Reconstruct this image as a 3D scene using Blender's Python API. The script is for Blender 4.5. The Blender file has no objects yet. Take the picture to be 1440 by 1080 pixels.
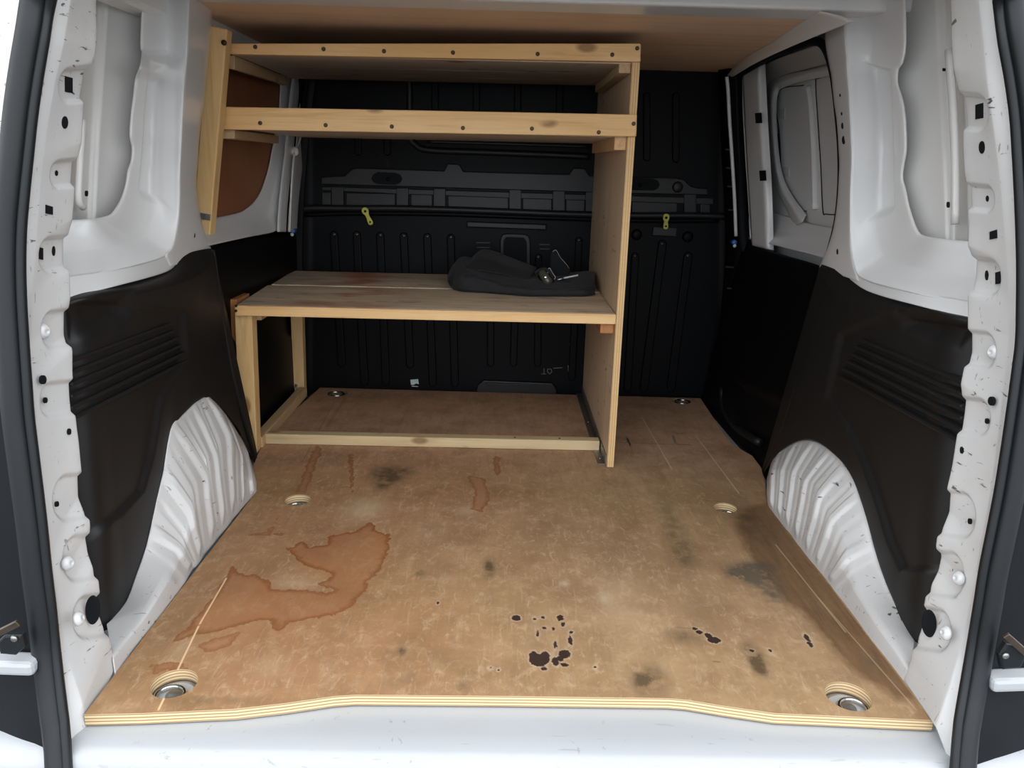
import bpy, bmesh, math, random
import numpy as np
from mathutils import Vector, Matrix
from mathutils.geometry import delaunay_2d_cdt
random.seed(7); RNG = np.random.default_rng(7)
SC = bpy.context.scene; COL = SC.collection

# ------------------------------------------------------------------ camera, sky, exposure
FPX = 1080.0
CAM = np.array([-0.029, 0.0, 0.77])
yaw, pit, rol = np.radians([0.826, 15.865, 1.486])
_fw = np.array([math.sin(yaw)*math.cos(pit), math.cos(yaw)*math.cos(pit), -math.sin(pit)])
_r0 = np.array([math.cos(yaw), -math.sin(yaw), 0.0]); _u0 = np.cross(_r0, _fw)
_rt = math.cos(rol)*_r0 + math.sin(rol)*_u0; _up = -math.sin(rol)*_r0 + math.cos(rol)*_u0
cam = bpy.data.cameras.new('camera'); cam.sensor_width = 36.0; cam.lens = FPX/1440*36.0
cam.clip_start = 0.02; cam.clip_end = 200
camo = bpy.data.objects.new('camera', cam); COL.objects.link(camo)
camo.matrix_world = Matrix([[_rt[0], _up[0], -_fw[0], CAM[0]], [_rt[1], _up[1], -_fw[1], CAM[1]],
                            [_rt[2], _up[2], -_fw[2], CAM[2]], [0, 0, 0, 1]])
SC.camera = camo
w = bpy.data.worlds.new('overcast_sky'); SC.world = w; w.use_nodes = True
wn = w.node_tree.nodes; wl = w.node_tree.links
bg = wn['Background']; bg.inputs['Strength'].default_value = 1.0
tc = wn.new('ShaderNodeTexCoord'); nz = wn.new('ShaderNodeTexNoise'); nz.inputs['Scale'].default_value = 2.2
nz.inputs['Detail'].default_value = 4
cr = wn.new('ShaderNodeValToRGB'); cr.color_ramp.elements[0].position = .35; cr.color_ramp.elements[1].position = .7
cr.color_ramp.elements[0].color = (.74, .81, .9, 1); cr.color_ramp.elements[1].color = (1, 1, 1, 1)
wl.new(tc.outputs['Generated'], nz.inputs['Vector']); wl.new(nz.outputs['Fac'], cr.inputs['Fac'])
wl.new(cr.outputs['Color'], bg.inputs['Color'])
SC.view_settings.view_transform = 'Standard'; SC.view_settings.look = 'None'
SC.view_settings.gamma = 1.0; SC.view_settings.use_curve_mapping = False
SC.view_settings.exposure = 1.7

# ------------------------------------------------------------------ survey: sight lines measured from the camera onto known planes
def ray(x, y): return _fw + _rt*(x-720)/FPX - _up*(y-540)/FPX
def on(axis, v, x, y):
    d = ray(x, y); return CAM + d*((v-CAM[axis])/d[axis])
def PX(x, y, v): return on(0, v, x, y)
def PY(x, y, v): return on(1, v, x, y)
def PZ(x, y, v): return on(2, v, x, y)

# ------------------------------------------------------------------ object helpers
def tag(o, label=None, cat=None, group=None, kind=None):
    if label: o['label'] = label
    if cat: o['category'] = cat
    if group: o['group'] = group
    if kind: o['kind'] = kind
    return o
def empty(name, loc=(0, 0, 0)):
    o = bpy.data.objects.new(name, None); o.location = loc; o.empty_display_size = .05; COL.objects.link(o); return o
def link(name, me, mat, parent=None, smooth=None):
    if mat is not None: me.materials.append(mat)
    if smooth is not None:
        me.polygons.foreach_set('use_smooth', [smooth]*len(me.polygons))
    o = bpy.data.objects.new(name, me); COL.objects.link(o)
    if parent is not None:
        o.parent = parent; o.matrix_parent_inverse = Matrix.Translation(-world_loc(parent))
    return o
def world_loc(o):
    v = Vector(o.location)
    if o.parent is not None: v = v.copy() if o.type != 'EMPTY' else v
    return v
def mesh(name, v, f, mat, parent=None, smooth=False):
    me = bpy.data.meshes.new(name); me.from_pydata([tuple(map(float, p)) for p in v], [], [tuple(map(int, q)) for q in f]); me.update()
    return link(name, me, mat, parent, smooth)
def from_bm(name, bm, mat, parent=None, smooth=False):
    bmesh.ops.recalc_face_normals(bm, faces=bm.faces)
    me = bpy.data.meshes.new(name); bm.to_mesh(me); bm.free(); return link(name, me, mat, parent, smooth)
def bevel_bm(bm, w, seg=2, ang=.6):
    es = [e for e in bm.edges if len(e.link_faces) == 2 and e.calc_face_angle(0) > ang]
    if w > 0 and es: bmesh.ops.bevel(bm, geom=es, offset=w, segments=seg, profile=.5, affect='EDGES', clamp_overlap=True)
def hexa(name, c8, mat, parent=None, bev=.002, seg=2):
    """eight corners: bottom four then top four"""
    bm = bmesh.new(); v = [bm.verts.new(tuple(p)) for p in c8]
    for q in ((0, 3, 2, 1), (4, 5, 6, 7), (0, 1, 5, 4), (1, 2, 6, 5), (2, 3, 7, 6), (3, 0, 4, 7)): bm.faces.new([v[i] for i in q])
    bmesh.ops.recalc_face_normals(bm, faces=bm.faces); bevel_bm(bm, bev, seg)
    return from_bm(name, bm, mat, parent, False)
def box(name, x0, x1, y0, y1, z0, z1, mat, parent=None, bev=.002):
    return hexa(name, [(x0, y0, z0), (x1, y0, z0), (x1, y1, z0), (x0, y1, z0), (x0, y0, z1), (x1, y0, z1), (x1, y1, z1), (x0, y1, z1)], mat, parent, bev)
def beam(name, p0, p1, w, h, side, mat, parent=None, bev=.002):
    p0, p1, s = map(lambda q: np.array(q, float), (p0, p1, side)); d = p1-p0; d /= np.linalg.norm(d)
    s = s-d*(s@d); s /= np.linalg.norm(s); t = np.cross(d, s)
    c = []
    for p in (p0, p1):
        c += [p-s*w/2-t*h/2, p+s*w/2-t*h/2, p+s*w/2+t*h/2, p-s*w/2+t*h/2]
    return hexa(name, c, mat, parent, bev)
def plate(name, pts, n, t, mat, parent=None, bev=.001, seg=2, smooth=False):
    """polygon pts extruded by t along n"""
    n = np.array(n, float); n /= np.linalg.norm(n)
    bm = bmesh.new(); a = [bm.verts.new(tuple(p)) for p in pts]; b = [bm.verts.new(tuple(np.array(p)+n*t)) for p in pts]
    bm.faces.new(a[::-1]); bm.faces.new(b); k = len(a)
    for i in range(k): bm.faces.new([a[i], a[(i+1) % k], b[(i+1) % k], b[i]])
    bmesh.ops.recalc_face_normals(bm, faces=bm.faces)
    if bev > 0:
        bs = set(b); es = [e for e in bm.edges if e.verts[0] in bs and e.verts[1] in bs]
        bmesh.ops.bevel(bm, geom=es, offset=bev, segments=seg, profile=.5, affect='EDGES', clamp_overlap=True)
    return from_bm(name, bm, mat, parent, smooth)
def tube(name, pts, r, mat, parent=None, n=10, closed=False, squash=1.0, smooth=True, rz=None):
    pts = [np.array(p, float) for p in pts]; k = len(pts); vs = []; fs = []
    ref = None
    for i, p in enumerate(pts):
        a = pts[(i-1) % k] if (closed or i > 0) else p; b = pts[(i+1) % k] if (closed or i < k-1) else p
        d = b-a; d /= np.linalg.norm(d)+1e-12
        if ref is None: ref = np.array((0, 1, 0.)) if abs(d[1]) < .9 else np.array((1., 0, 0))
        s = ref-d*(ref@d); s /= np.linalg.norm(s); ref = s; t = np.cross(d, s)
        rr = r[i] if hasattr(r, '__len__') else r
        for j in range(n):
            g = 2*math.pi*j/n; vs.append(p+s*rr*squash*math.cos(g)+t*rr*math.sin(g))
    for i in range(k if closed else k-1):
        for j in range(n):
            fs.append((i*n+j, i*n+(j+1) % n, ((i+1) % k)*n+(j+1) % n, ((i+1) % k)*n+j))
    if not closed: fs += [tuple(range(n))[::-1], tuple((k-1)*n+j for j in range(n))]
    return mesh(name, vs, fs, mat, parent, smooth)
def lathe(name, c, axis, prof, mat, parent=None, n=24, smooth=True):
    """prof: list of (radius, height along axis)"""
    axis = np.array(axis, float); axis /= np.linalg.norm(axis); q = np.array((0, 0, 1.)) if abs(axis[2]) < .9 else np.array((1., 0, 0))
    s = np.cross(axis, q); s /= np.linalg.norm(s); t = np.cross(axis, s); c = np.array(c, float); vs = []; fs = []
    for (r, h) in prof:
        for j in range(n):
            g = 2*math.pi*j/n; vs.append(c+axis*h+(s*math.cos(g)+t*math.sin(g))*r)
    for i in range(len(prof)-1):
        for j in range(n): fs.append((i*n+j, i*n+(j+1) % n, (i+1)*n+(j+1) % n, (i+1)*n+j))
    if prof[0][0] > 1e-5: fs.append(tuple(range(n))[::-1])
    if prof[-1][0] > 1e-5: fs.append(tuple((len(prof)-1)*n+j for j in range(n)))
    bm = bmesh.new(); bv = [bm.verts.new(tuple(p)) for p in vs]
    for f in fs:
        try: bm.faces.new([bv[i] for i in f])
        except ValueError: pass
    bmesh.ops.remove_doubles(bm, verts=bm.verts, dist=1e-6)
    return from_bm(name, bm, mat, parent, smooth)
def crom(P, n, closed=False, alpha=1.0):
    """Catmull-Rom through rows of P, n samples, uniform in index"""
    P = np.array(P, float); k = len(P); out = []
    for i in range(n):
        u = i/(n-1)*(k-1); j = min(int(u), k-2); t = u-j
        p1, p2 = P[j], P[j+1]; p0 = P[j-1] if j > 0 else 2*p1-p2; p3 = P[j+2] if j+2 < k else 2*p2-p1
        c = .5*((2*p1)+(-p0+p2)*t+(2*p0-5*p1+4*p2-p3)*t*t+(-p0+3*p1-3*p2+p3)*t**3)
        out.append(c if alpha == 1 else alpha*c+(1-alpha)*(p1*(1-t)+p2*t))
    return np.array(out)
def dense(P, n):
    """resample polyline by arc length"""
    P = np.array(P, float); d = np.r_[0, np.cumsum(np.linalg.norm(np.diff(P[:, :2], axis=0), axis=1))]
    s = np.linspace(0, d[-1], n); return np.stack([np.interp(s, d, P[:, i]) for i in range(P.shape[1])], 1)
def sheet(name, curves, nv, nu, mat, parent=None, axis=0, disp=None, ddir=(1, 0, 0), thick=.0016, smooth=True, usp=1.0, along=True, spline=True):
    """surface through curves of (x, y, plane) sight lines, all with equal knot count; disp in metres along ddir"""
    R = [(crom(c, nv) if spline else dense(c, nv)) for c in curves] if along else [dense(c, nv) for c in curves]
    R = np.array(R)                                     # curves, nv, 3
    G = np.stack([crom(R[:, i], nu, alpha=usp) for i in range(nv)], 0)   # nv, nu, 3
    px, py, pl = G[..., 0], G[..., 1], G[..., 2]
    D = _fw+_rt*((px-720)/FPX)[..., None]-_up*((py-540)/FPX)[..., None]
    W = CAM+D*((pl-CAM[axis])/D[..., axis])[..., None]
    if disp is not None:
        U, V = np.meshgrid(np.linspace(0, 1, nu), np.linspace(0, 1, nv))
        W = W+disp(px, py, U, V)[..., None]*np.array(ddir, float)
    vs = W.reshape(-1, 3); ii = np.arange(nv*nu).reshape(nv, nu)
    fs = np.stack([ii[:-1, :-1], ii[:-1, 1:], ii[1:, 1:], ii[1:, :-1]], -1).reshape(-1, 4)
    o = mesh(name, vs.tolist(), fs.tolist(), mat, parent, smooth)
    if thick: m = o.modifiers.new('thickness', 'SOLIDIFY'); m.thickness = thick; m.offset = 0
    return o
def sd_poly(P, poly):
    """signed distance (negative inside) of points P (...,2) to polygon"""
    P = np.asarray(P, float); sh = P.shape[:-1]; P = P.reshape(-1, 2); q = np.array(poly, float); n = len(q)
    d = np.full(len(P), 1e9); ins = np.zeros(len(P), bool)
    for i in range(n):
        a, b = q[i], q[(i+1) % n]; e = b-a; w_ = P-a
        t = np.clip((w_@e)/(e@e+1e-12), 0, 1); dd = np.linalg.norm(w_-t[:, None]*e, axis=1); d = np.minimum(d, dd)
        c = ((a[1] > P[:, 1]) != (b[1] > P[:, 1])); xi = a[0]+(P[:, 1]-a[1])*(b[0]-a[0])/((b[1]-a[1]) if abs(b[1]-a[1]) > 1e-12 else 1e-12)
        ins ^= c & (P[:, 0] < xi)
    return np.where(ins, -d, d).reshape(sh)
def sstep(a, b, x):
    t = np.clip((x-a)/(b-a), 0, 1); return t*t*(3-2*t)

# ------------------------------------------------------------------ materials
class N:
    def __init__(s, name):
        s.m = bpy.data.materials.new(name); s.m.use_nodes = True; s.t = s.m.node_tree; s.b = s.t.nodes['Principled BSDF']
        s.geo = None
    def n(s, kind, **kw):
        o = s.t.nodes.new(kind)
        for k, v in kw.items(): setattr(o, k, v)
        return o
    def put(s, sock, v):
        if hasattr(v, 'is_output') or isinstance(v, bpy.types.NodeSocket): s.t.links.new(v, sock)
        else: sock.default_value = (tuple(v)+(1,) if hasattr(v, '__len__') and len(v) == 3 and sock.type == 'RGBA' else v)
    def obj(s): return s.n('ShaderNodeTexCoord').outputs['Object']
    def mapv(s, vec, scale=(1, 1, 1), loc=(0, 0, 0)):
        m = s.n('ShaderNodeMapping'); s.put(m.inputs['Vector'], vec); m.inputs['Scale'].default_value = scale; m.inputs['Location'].default_value = loc; return m.outputs[0]
    def noise(s, vec, scale=5, detail=3, rough=.55, dist=0):
        o = s.n('ShaderNodeTexNoise'); s.put(o.inputs['Vector'], vec); o.inputs['Scale'].default_value = scale
        o.inputs['Detail'].default_value = detail; o.inputs['Roughness'].default_value = rough; o.inputs['Distortion'].default_value = dist
        return o.outputs['Fac']
    def ramp(s, f, lo, hi, a=0., b=1.):
        o = s.n('ShaderNodeMapRange', clamp=True); s.put(o.inputs[0], f); s.put(o.inputs[1], lo); s.put(o.inputs[2], hi)
        s.put(o.inputs[3], a); s.put(o.inputs[4], b); return o.outputs[0]
    def mix(s, f, a, b, mode='MIX'):
        o = s.n('ShaderNodeMix', data_type='RGBA', blend_type=mode); s.put(o.inputs[0], f); s.put(o.inputs[6], a); s.put(o.inputs[7], b); return o.outputs[2]
    def math(s, op, a, b=0., c=None):
        o = s.n('ShaderNodeMath', operation=op); s.put(o.inputs[0], a); s.put(o.inputs[1], b)
        if c is not None: s.put(o.inputs[2], c)
        return o.outputs[0]
    def attr(s, name): return s.n('ShaderNodeAttribute', attribute_name=name).outputs['Fac']
    def bump(s, h, strength=.3, dist=.002):
        o = s.n('ShaderNodeBump'); s.put(o.inputs['Height'], h); o.inputs['Strength'].default_value = strength; o.inputs['Distance'].default_value = dist
        s.t.links.new(o.outputs[0], s.b.inputs['Normal'])
    def set(s, **kw):
        for k, v in kw.items(): s.put(s.b.inputs[k.replace('_', ' ')], v)
        return s.m
def srgb(r, g, b):
    f = lambda c: (c/255/12.92 if c/255 <= .04045 else ((c/255+.055)/1.055)**2.4)
    return (f(r), f(g), f(b))

def paint(name, col, rough=.3, scuff=.0, scuff_col=(.03, .03, .035), dirt=.15):
    a = N(name); v = a.obj()
    big = a.noise(v, 6, 3); c = a.mix(a.ramp(big, .35, .8, 0, dirt), col, tuple(x*.78 for x in col))
    if scuff > 0:
        st = a.mapv(v, (60, 40, 130)); s1 = a.noise(st, 1.0, 4, .6, .6); gate = a.noise(v, 9, 2)
        f = a.math('MULTIPLY', a.ramp(s1, .645, .68), a.ramp(gate, .47, .53))
        c = a.mix(a.math('MULTIPLY', f, scuff), c, scuff_col)
        st2 = a.mapv(v, (25, 200, 60)); s2 = a.noise(st2, 1.0, 2, .5, .4)
        c = a.mix(a.math('MULTIPLY', a.ramp(s2, .70, .74), scuff*.6), c, scuff_col)
        dn = a.noise(v, 14, 4); c = a.mix(a.ramp(dn, .55, .8, 0, .22), c, (.42, .36, .27))
    a.put(a.b.inputs['Base Color'], c)
    a.set(Roughness=rough, Coat_Weight=.35, Coat_Roughness=.12)
    return a.m
M = {}
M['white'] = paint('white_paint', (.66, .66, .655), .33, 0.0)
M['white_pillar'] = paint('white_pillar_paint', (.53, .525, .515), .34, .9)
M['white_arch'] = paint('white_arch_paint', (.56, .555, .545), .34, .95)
M['grey_paint'] = paint('grey_primer_paint', (.52, .51, .495), .4, 0.0)
M['sealant'] = paint('glossy_white_paint', (.60, .60, .60), .2, 0.0)
def plastic(name, col, rough=.5, scr=.0, bump=.15, spec=.5):
    a = N(name); v = a.obj(); g = a.noise(v, 900, 2); c = a.mix(a.ramp(a.noise(v, 5, 3), .4, .75, 0, .5), col, tuple(x*1.5 for x in col))
    if scr:
        s1 = a.noise(a.mapv(v, (14, 120, 20)), 1, 3, .6, .8); c = a.mix(a.ramp(s1, .71, .76, 0, scr), c, (.2, .19, .17))
        s2 = a.noise(a.mapv(v, (14, 30, 150)), 1, 3, .6, .8); c = a.mix(a.ramp(s2, .73, .78, 0, scr), c, (.16, .155, .14))
    a.put(a.b.inputs['Base Color'], c); a.bump(g, bump, .0006)
    a.b.inputs['Specular IOR Level'].default_value = spec
    return a.set(Roughness=rough)
M['black'] = plastic('black_trim_plastic', (.0066, .0067, .0070), .5, .14, .15, .38)
M['black_deep'] = plastic('shaded_black_plastic', (.0018, .0022, .0030), .48, .04, .15, .13)  # shaded copy of the black plastic, deep-bay darkness put into its colour
M['black_lit'] = plastic('lit_black_plastic', (.0095, .0097, .0104), .45, .0, .15, .4)  # lit copy of the bulkhead plastic, light put into its colour
M['rib_tip'] = plastic('rib_tip_highlight', (.030, .031, .033), .35, 0, .05, .6)  # paler and glossier, to put a highlight on the rib tops
M['rubber'] = plastic('black_rubber', (.0050, .0066, .0082), .45, 0, .3, .4)
M['void'] = plastic('dark_hole', (.004, .005, .0065), .7, 0, .1, .2)  # near-black; plates of it also stand in for shade inside holes and slots
M['door_black'] = plastic('door_trim_plastic', (.003, .004, .006), .6, 0, .1, .2)
def metal(name, col, rough=.3):
    a = N(name); n = a.noise(a.obj(), 60, 3)
    return a.set(Base_Color=a.mix(a.ramp(n, .3, .7), col, tuple(x*.7 for x in col)), Metallic=1.0, Roughness=rough)
M['steel'] = metal('dull_steel', (.42, .41, .39), .42)
M['chrome'] = metal('bright_steel', (.8, .8, .8), .18)
M['screw'] = metal('dark_screw', (.09, .07, .05), .5)

def wood(name, axis, c1=(.74, .44, .175), c2=(.84, .57, .28), c3=(.46, .22, .07), aged=0., knots=True, rough=.6):
    a = N(name); v = a.obj(); st = [38, 38, 38]; st[axis] = 1.6
    ring = a.noise(a.mapv(v, st), 1.0, 4, .6, 1.2); fine = a.noise(a.mapv(v, [x*6 for x in st]), 1.0, 3)
    low = [7, 7, 7]; low[axis] = 2.0; broad = a.noise(a.mapv(v, low), 1.0, 3)
    c = a.mix(a.ramp(broad, .35, .68), c1, c2); c = a.mix(a.ramp(ring, .52, .72, 0, .5), c, c3); c = a.mix(a.ramp(fine, .5, .75, 0, .22), c, c3)
    if knots:
        ks = [14, 14, 14]; ks[axis] = 6.5
        vo = a.n('ShaderNodeTexVoronoi', feature='F1'); a.put(vo.inputs['Vector'], a.mapv(v, ks)); vo.inputs['Scale'].default_value = 1
        k = a.math('MULTIPLY', a.ramp(vo.outputs['Distance'], .10, .19, 1, 0), a.ramp(a.noise(v, 3.1, 1), .50, .52)); c = a.mix(a.math('MULTIPLY', k, .75), c, (.20, .09, .03))
    if aged:
        g = a.noise(a.mapv(v, [x*1.3 for x in st], (3, 1, 2)), 1.0, 4); c = a.mix(a.ramp(g, .35, .75, 0, aged), c, (.25, .20, .145))
        d = a.noise(a.mapv(v, low), 3.0, 5); c = a.mix(a.ramp(d, .52, .7, 0, aged*.6), c, (.13, .095, .07))
        sc = [90, 90, 90]; sc[axis] = 3; s2 = a.noise(a.mapv(v, sc, (5, 2, 1)), 1.0, 2); c = a.mix(a.ramp(s2, .68, .74, 0, aged*.8), c, (.75, .66, .52))
    a.put(a.b.inputs['Base Color'], c); a.bump(ring, .25, .001)
    return a.set(Roughness=rough)
M['pine_x'] = wood('pine_along_width', 0); M['pine_y'] = wood('pine_along_depth', 1, (.46, .30, .15), (.60, .42, .23), (.28, .16, .07)); M['pine_z'] = wood('pine_upright', 2, (.66, .42, .175), (.76, .54, .27), (.38, .20, .07))
M['old_y'] = wood('rough_batten_wood', 0, (.62, .46, .24), (.72, .58, .36), (.42, .28, .12), .25)
M['orange_wood'] = wood('orange_stained_wood', 2, (.42, .17, .055), (.50, .22, .08), (.25, .09, .03), 0, False)
M['under'] = wood('shelf_underside', 0, (.52, .41, .30), (.60, .48, .36), (.40, .28, .19), 0, True)
def table_wood():
    a = N('worn_table_boards'); v = a.obj()
    st = (1.8, 42, 42); r = a.noise(a.mapv(v, st), 1, 5, .65, .8); lo = a.noise(a.mapv(v, (3, 11, 8)), 1, 4)
    c = a.mix(a.ramp(lo, .35, .65), (.74, .59, .42), (.60, .48, .34)); c = a.mix(a.ramp(r, .45, .7, 0, .7), c, (.42, .32, .22))
    d = a.noise(a.mapv(v, (9, 26, 9)), 1, 5, .7); c = a.mix(a.ramp(d, .55, .66, 0, .55), c, (.16, .12, .09))
    l = a.noise(a.mapv(v, (5, 80, 9), (3, 3, 3)), 1, 2); c = a.mix(a.ramp(l, .62, .7, 0, .6), c, (.72, .62, .47))
    sx = a.n('ShaderNodeSeparateXYZ'); a.put(sx.inputs[0], v)
    red = a.math('MULTIPLY', a.ramp(sx.outputs[0], -.62, -.5), a.ramp(sx.outputs[0], -.25, -.45)); red = a.math('MULTIPLY', red, a.ramp(a.noise(a.mapv(v, (5, 9, 5), (1, 7, 1)), 1, 4), .44, .6, 0, .75))
    c = a.mix(red, c, (.42, .11, .07))
    a.put(a.b.inputs['Base Color'], c); a.bump(r, .35, .001); return a.set(Roughness=.65)
M['table'] = table_wood()
def ply_face(name, grain, c1, c2, marks=False):
    a = N(name); v = a.obj(); st = [30, 30, 30]; st[grain] = 2.2
    r = a.noise(a.mapv(v, st), 1, 5, .6, .5); lo = a.noise(v, 4.5, 3); c = a.mix(a.ramp(lo, .3, .7), c1, c2); c = a.mix(a.ramp(r, .5, .75, 0, .45), c, tuple(x*.6 for x in c1))
    if marks:
        m = a.noise(a.mapv(v, (1, 12, 60)), 1, 3, .6, .5); g = a.noise(v, 5, 2); c = a.mix(a.math('MULTIPLY', a.ramp(m, .62, .68, 0, .7), a.ramp(g, .48, .56)), c, (.13, .10, .09))
    a.put(a.b.inputs['Base Color'], c); a.bump(r, .12, .001); return a.set(Roughness=.55)
M['divider'] = ply_face('divider_plywood', 2, (.60, .43, .27), (.70, .52, .34), True)
M['ceil_ply'] = ply_face('ceiling_plywood', 0, (.66, .45, .29), (.74, .53, .36))
M['hardboard'] = ply_face('brown_hardboard', 2, (.22, .085, .036), (.27, .11, .05))
def ply_edge(name='plywood_edge', axis=2, period=.0052, c1=(.74, .57, .34), c2=(.24, .135, .065)):
    a = N(name); v = a.obj(); sx = a.n('ShaderNodeSeparateXYZ'); a.put(sx.inputs[0], v)
    z = a.math('ADD', sx.outputs[axis], a.math('MULTIPLY', a.noise(a.mapv(v, (3, 3, 30)), 1, 3), .0012))
    f = a.math('FRACT', a.math('MULTIPLY', z, 1/period)); band = a.math('MULTIPLY', a.ramp(f, .60, .66), a.ramp(f, .99, .93))
    lo = a.noise(a.mapv(v, (9, 9, 200)), 1, 3); c = a.mix(a.ramp(lo, .35, .7, 0, .45), c1, (.62, .42, .20)); c = a.mix(a.math('MULTIPLY', band, .85), c, c2)
    a.put(a.b.inputs['Base Color'], c); return a.set(Roughness=.7)
M['ply_edge'] = ply_edge()
M['ply_rim_dark'] = ply_edge('dark_plywood_rim', 2, .0052, (.26, .17, .10), (.10, .06, .035))  # darker brown tone for the rims of the two far cut-outs
M['ply_edge_v'] = ply_edge('divider_plywood_edge', 0, .0058, (.74, .50, .24), (.50, .30, .13))
def cloth(name, col):
    a = N(name); v = a.obj(); n = a.noise(v, 14, 4); wv = a.noise(v, 700, 2)
    a.put(a.b.inputs['Base Color'], a.mix(a.ramp(n, .35, .7), col, tuple(x*1.5 for x in col))); a.bump(wv, .3, .001); return a.set(Roughness=.85, Sheen_Weight=.05)
M['cloth'] = cloth('black_nylon', (.0042, .0040, .0048)); M['cloth_lit'] = cloth('black_nylon_lit', (.0110, .0110, .0120))  # second nylon is the lit copy, light put into its colour
def plain(name, col, rough=.4, metallic=0.):
    a = N(name); n = a.noise(a.obj(), 80, 2)
    return a.set(Base_Color=a.mix(a.ramp(n, .3, .7), col, tuple(x*.88 for x in col)), Roughness=rough, Metallic=metallic)
M['yellow'] = plain('yellow_plastic', (.62, .60, .09), .4)
M['blue'] = plain('blue_plastic', (.05, .16, .50), .35)
M['label_white'] = plain('pale_sticker', (.55, .66, .66), .5)
M['chalk'] = plain('chalk_marks', (.30, .30, .31), .8)
M['green_gloss'] = plain('olive_plastic', (.06, .065, .045), .25)
M['sill'] = paint('sill_paint', (.40, .415, .43), .4, .3)

# ------------------------------------------------------------------ setting: ground, light-blocking van shell, bay floor
def ground():
    a = N('wet_asphalt'); v = a.obj(); n = a.noise(v, 40, 5); c = a.mix(n, (.10, .10, .10), (.17, .165, .16)); a.put(a.b.inputs['Base Color'], c); a.bump(n, .4, .01); a.set(Roughness=.85)
    o = mesh('ground', [(-14, -14, -.62), (14, -14, -.62), (14, 14, -.62), (-14, 14, -.62)], [(0, 1, 2, 3)], a.m); tag(o, kind='structure'); return o
ground()
shell = empty('light_block_shell', (0, 1.8, -.1)); tag(shell, kind='structure')  # unseen outer boxes, added to keep light from leaking into the bay
M['skin'] = paint('outer_skin_paint', (.70, .69, .665), .36)
def sh(name, *a): return box(name, *a, M['skin'], shell, .004)
box('side_skin', -.86, -.84, 1.06, 2.75, -.25, 1.2, M['skin'], shell, .004)
box('side_skin', .86, .88, 1.06, 2.75, -.25, 1.2, M['skin'], shell, .004)
box('roof_skin', -.84, .86, 1.16, 2.75, 1.17, 1.19, M['skin'], shell, .004)
box('front_skin', -.84, .86, 2.75, 2.77, -.25, 1.19, M['skin'], shell, .004)
box('under_skin', -.84, .86, .96, 2.75, -.27, -.25, M['skin'], shell, .004)

# metal bay floor with the sill rolling down at the rear
def floor_metal():
    prof = [(2.72, -.024)]+[(y, -.024) for y in (2.4, 2.0, 1.6, 1.2, 1.0, .93)]+[(.90, -.026), (.885, -.032), (.878, -.045), (.875, -.07), (.87, -.10), (.84, -.112), (.80, -.115), (.79, -.13), (.79, -.25)]
    xs = np.linspace(-.80, .82, 28); vs = []; fs = []
    for (y, z) in prof:
        for x in xs: vs.append((x, y, z))
    k = len(xs)
    for i in range(len(prof)-1):
        for j in range(k-1): fs.append((i*k+j, i*k+j+1, (i+1)*k+j+1, (i+1)*k+j))
    o = mesh('floor', vs, fs, M['sill'], None, True); m = o.modifiers.new('t', 'SOLIDIFY'); m.thickness = .003; m.offset = -1
    return tag(o, kind='structure')
FLOOR = floor_metal()

# ------------------------------------------------------------------ plywood floor sheet with stains
out_px = [(118, 1005), (200, 1003), (330, 997), (400, 989), (470, 979), (500, 977), (720, 979), (940, 982), (965, 984), (1020, 993), (1090, 1003), (1180, 1007), (1313, 1013),
          (1078, 705), (1076, 680), (1070, 657), (1058, 641), (1030, 625), (1010, 598), (985, 560), (450, 545), (420, 572), (376, 612), (362, 640), (352, 668), (360, 692)]
outline = np.array([PZ(x, y, 0)[:2] for x, y in out_px])
holes = []
for (x, y, r) in ((245, 961, .034), (1193, 979, .034), (419, 703, .030), (1020, 714, .027), (474, 553, .036), (958, 564, .034)):
    c = PZ(x, y, 0)[:2]; holes.append((c, r))
for (x, y, r) in ((361, 690, .020), (1078, 702, .020)): pass
def F2(pts): return [tuple(PZ(x, y, 0)[:2]) for x, y in pts]
orange1 = F2([(246, 901), (262, 897), (278, 892), (295, 889), (311, 887), (331, 882), (350, 876), (381, 871), (386, 884), (392, 886), (406, 876), (433, 871), (461, 868), (482, 860), (500, 846), (514, 830), (520, 815), (535, 801), (546, 773), (546, 752), (528, 745), (522, 733), (500, 747), (464, 754), (458, 766), (436, 769), (425, 761), (412, 770), (400, 769), (420, 790), (470, 808), (460, 818), (447, 821), (470, 830), (461, 833), (433, 831), (410, 830), (383, 829), (378, 815), (358, 808), (345, 810), (336, 805), (325, 795), (319, 812), (294, 846), (267, 879)])
orange2 = [F2([(278, 909), (290, 917), (305, 913), (322, 908), (344, 886), (320, 893), (300, 899)]),
           F2([(453, 630), (439, 668), (430, 692), (417, 692), (425, 670), (437, 640), (445, 626)]),
           F2([(397, 720), (386, 742), (378, 752), (372, 752), (384, 738)]),
           F2([(345, 752), (372, 749), (398, 750), (398, 753), (370, 753)]),
           F2([(694, 640), (702, 642), (703, 655), (704, 664), (699, 670), (694, 660)]),
           F2([(215, 935), (232, 930), (258, 934), (262, 944), (240, 940), (216, 948)]),
           F2([(488, 640), (494, 640), (497, 655), (496, 694), (493, 694), (492, 660)]),
           F2([(655, 668), (680, 672), (690, 700), (678, 720), (662, 716), (668, 690)])]
darkband = F2([(1054, 712), (1082, 706), (1120, 760), (1148, 795), (1184, 834), (1228, 890), (1262, 932), (1298, 985), (1262, 985), (1235, 966), (1205, 945), (1174, 918), (1152, 890), (1127, 862), (1099, 845), (1065, 795), (1049, 773), (1035, 745), (1038, 723)])
spots = []   # (centre px, rx px, ry px)
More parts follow.
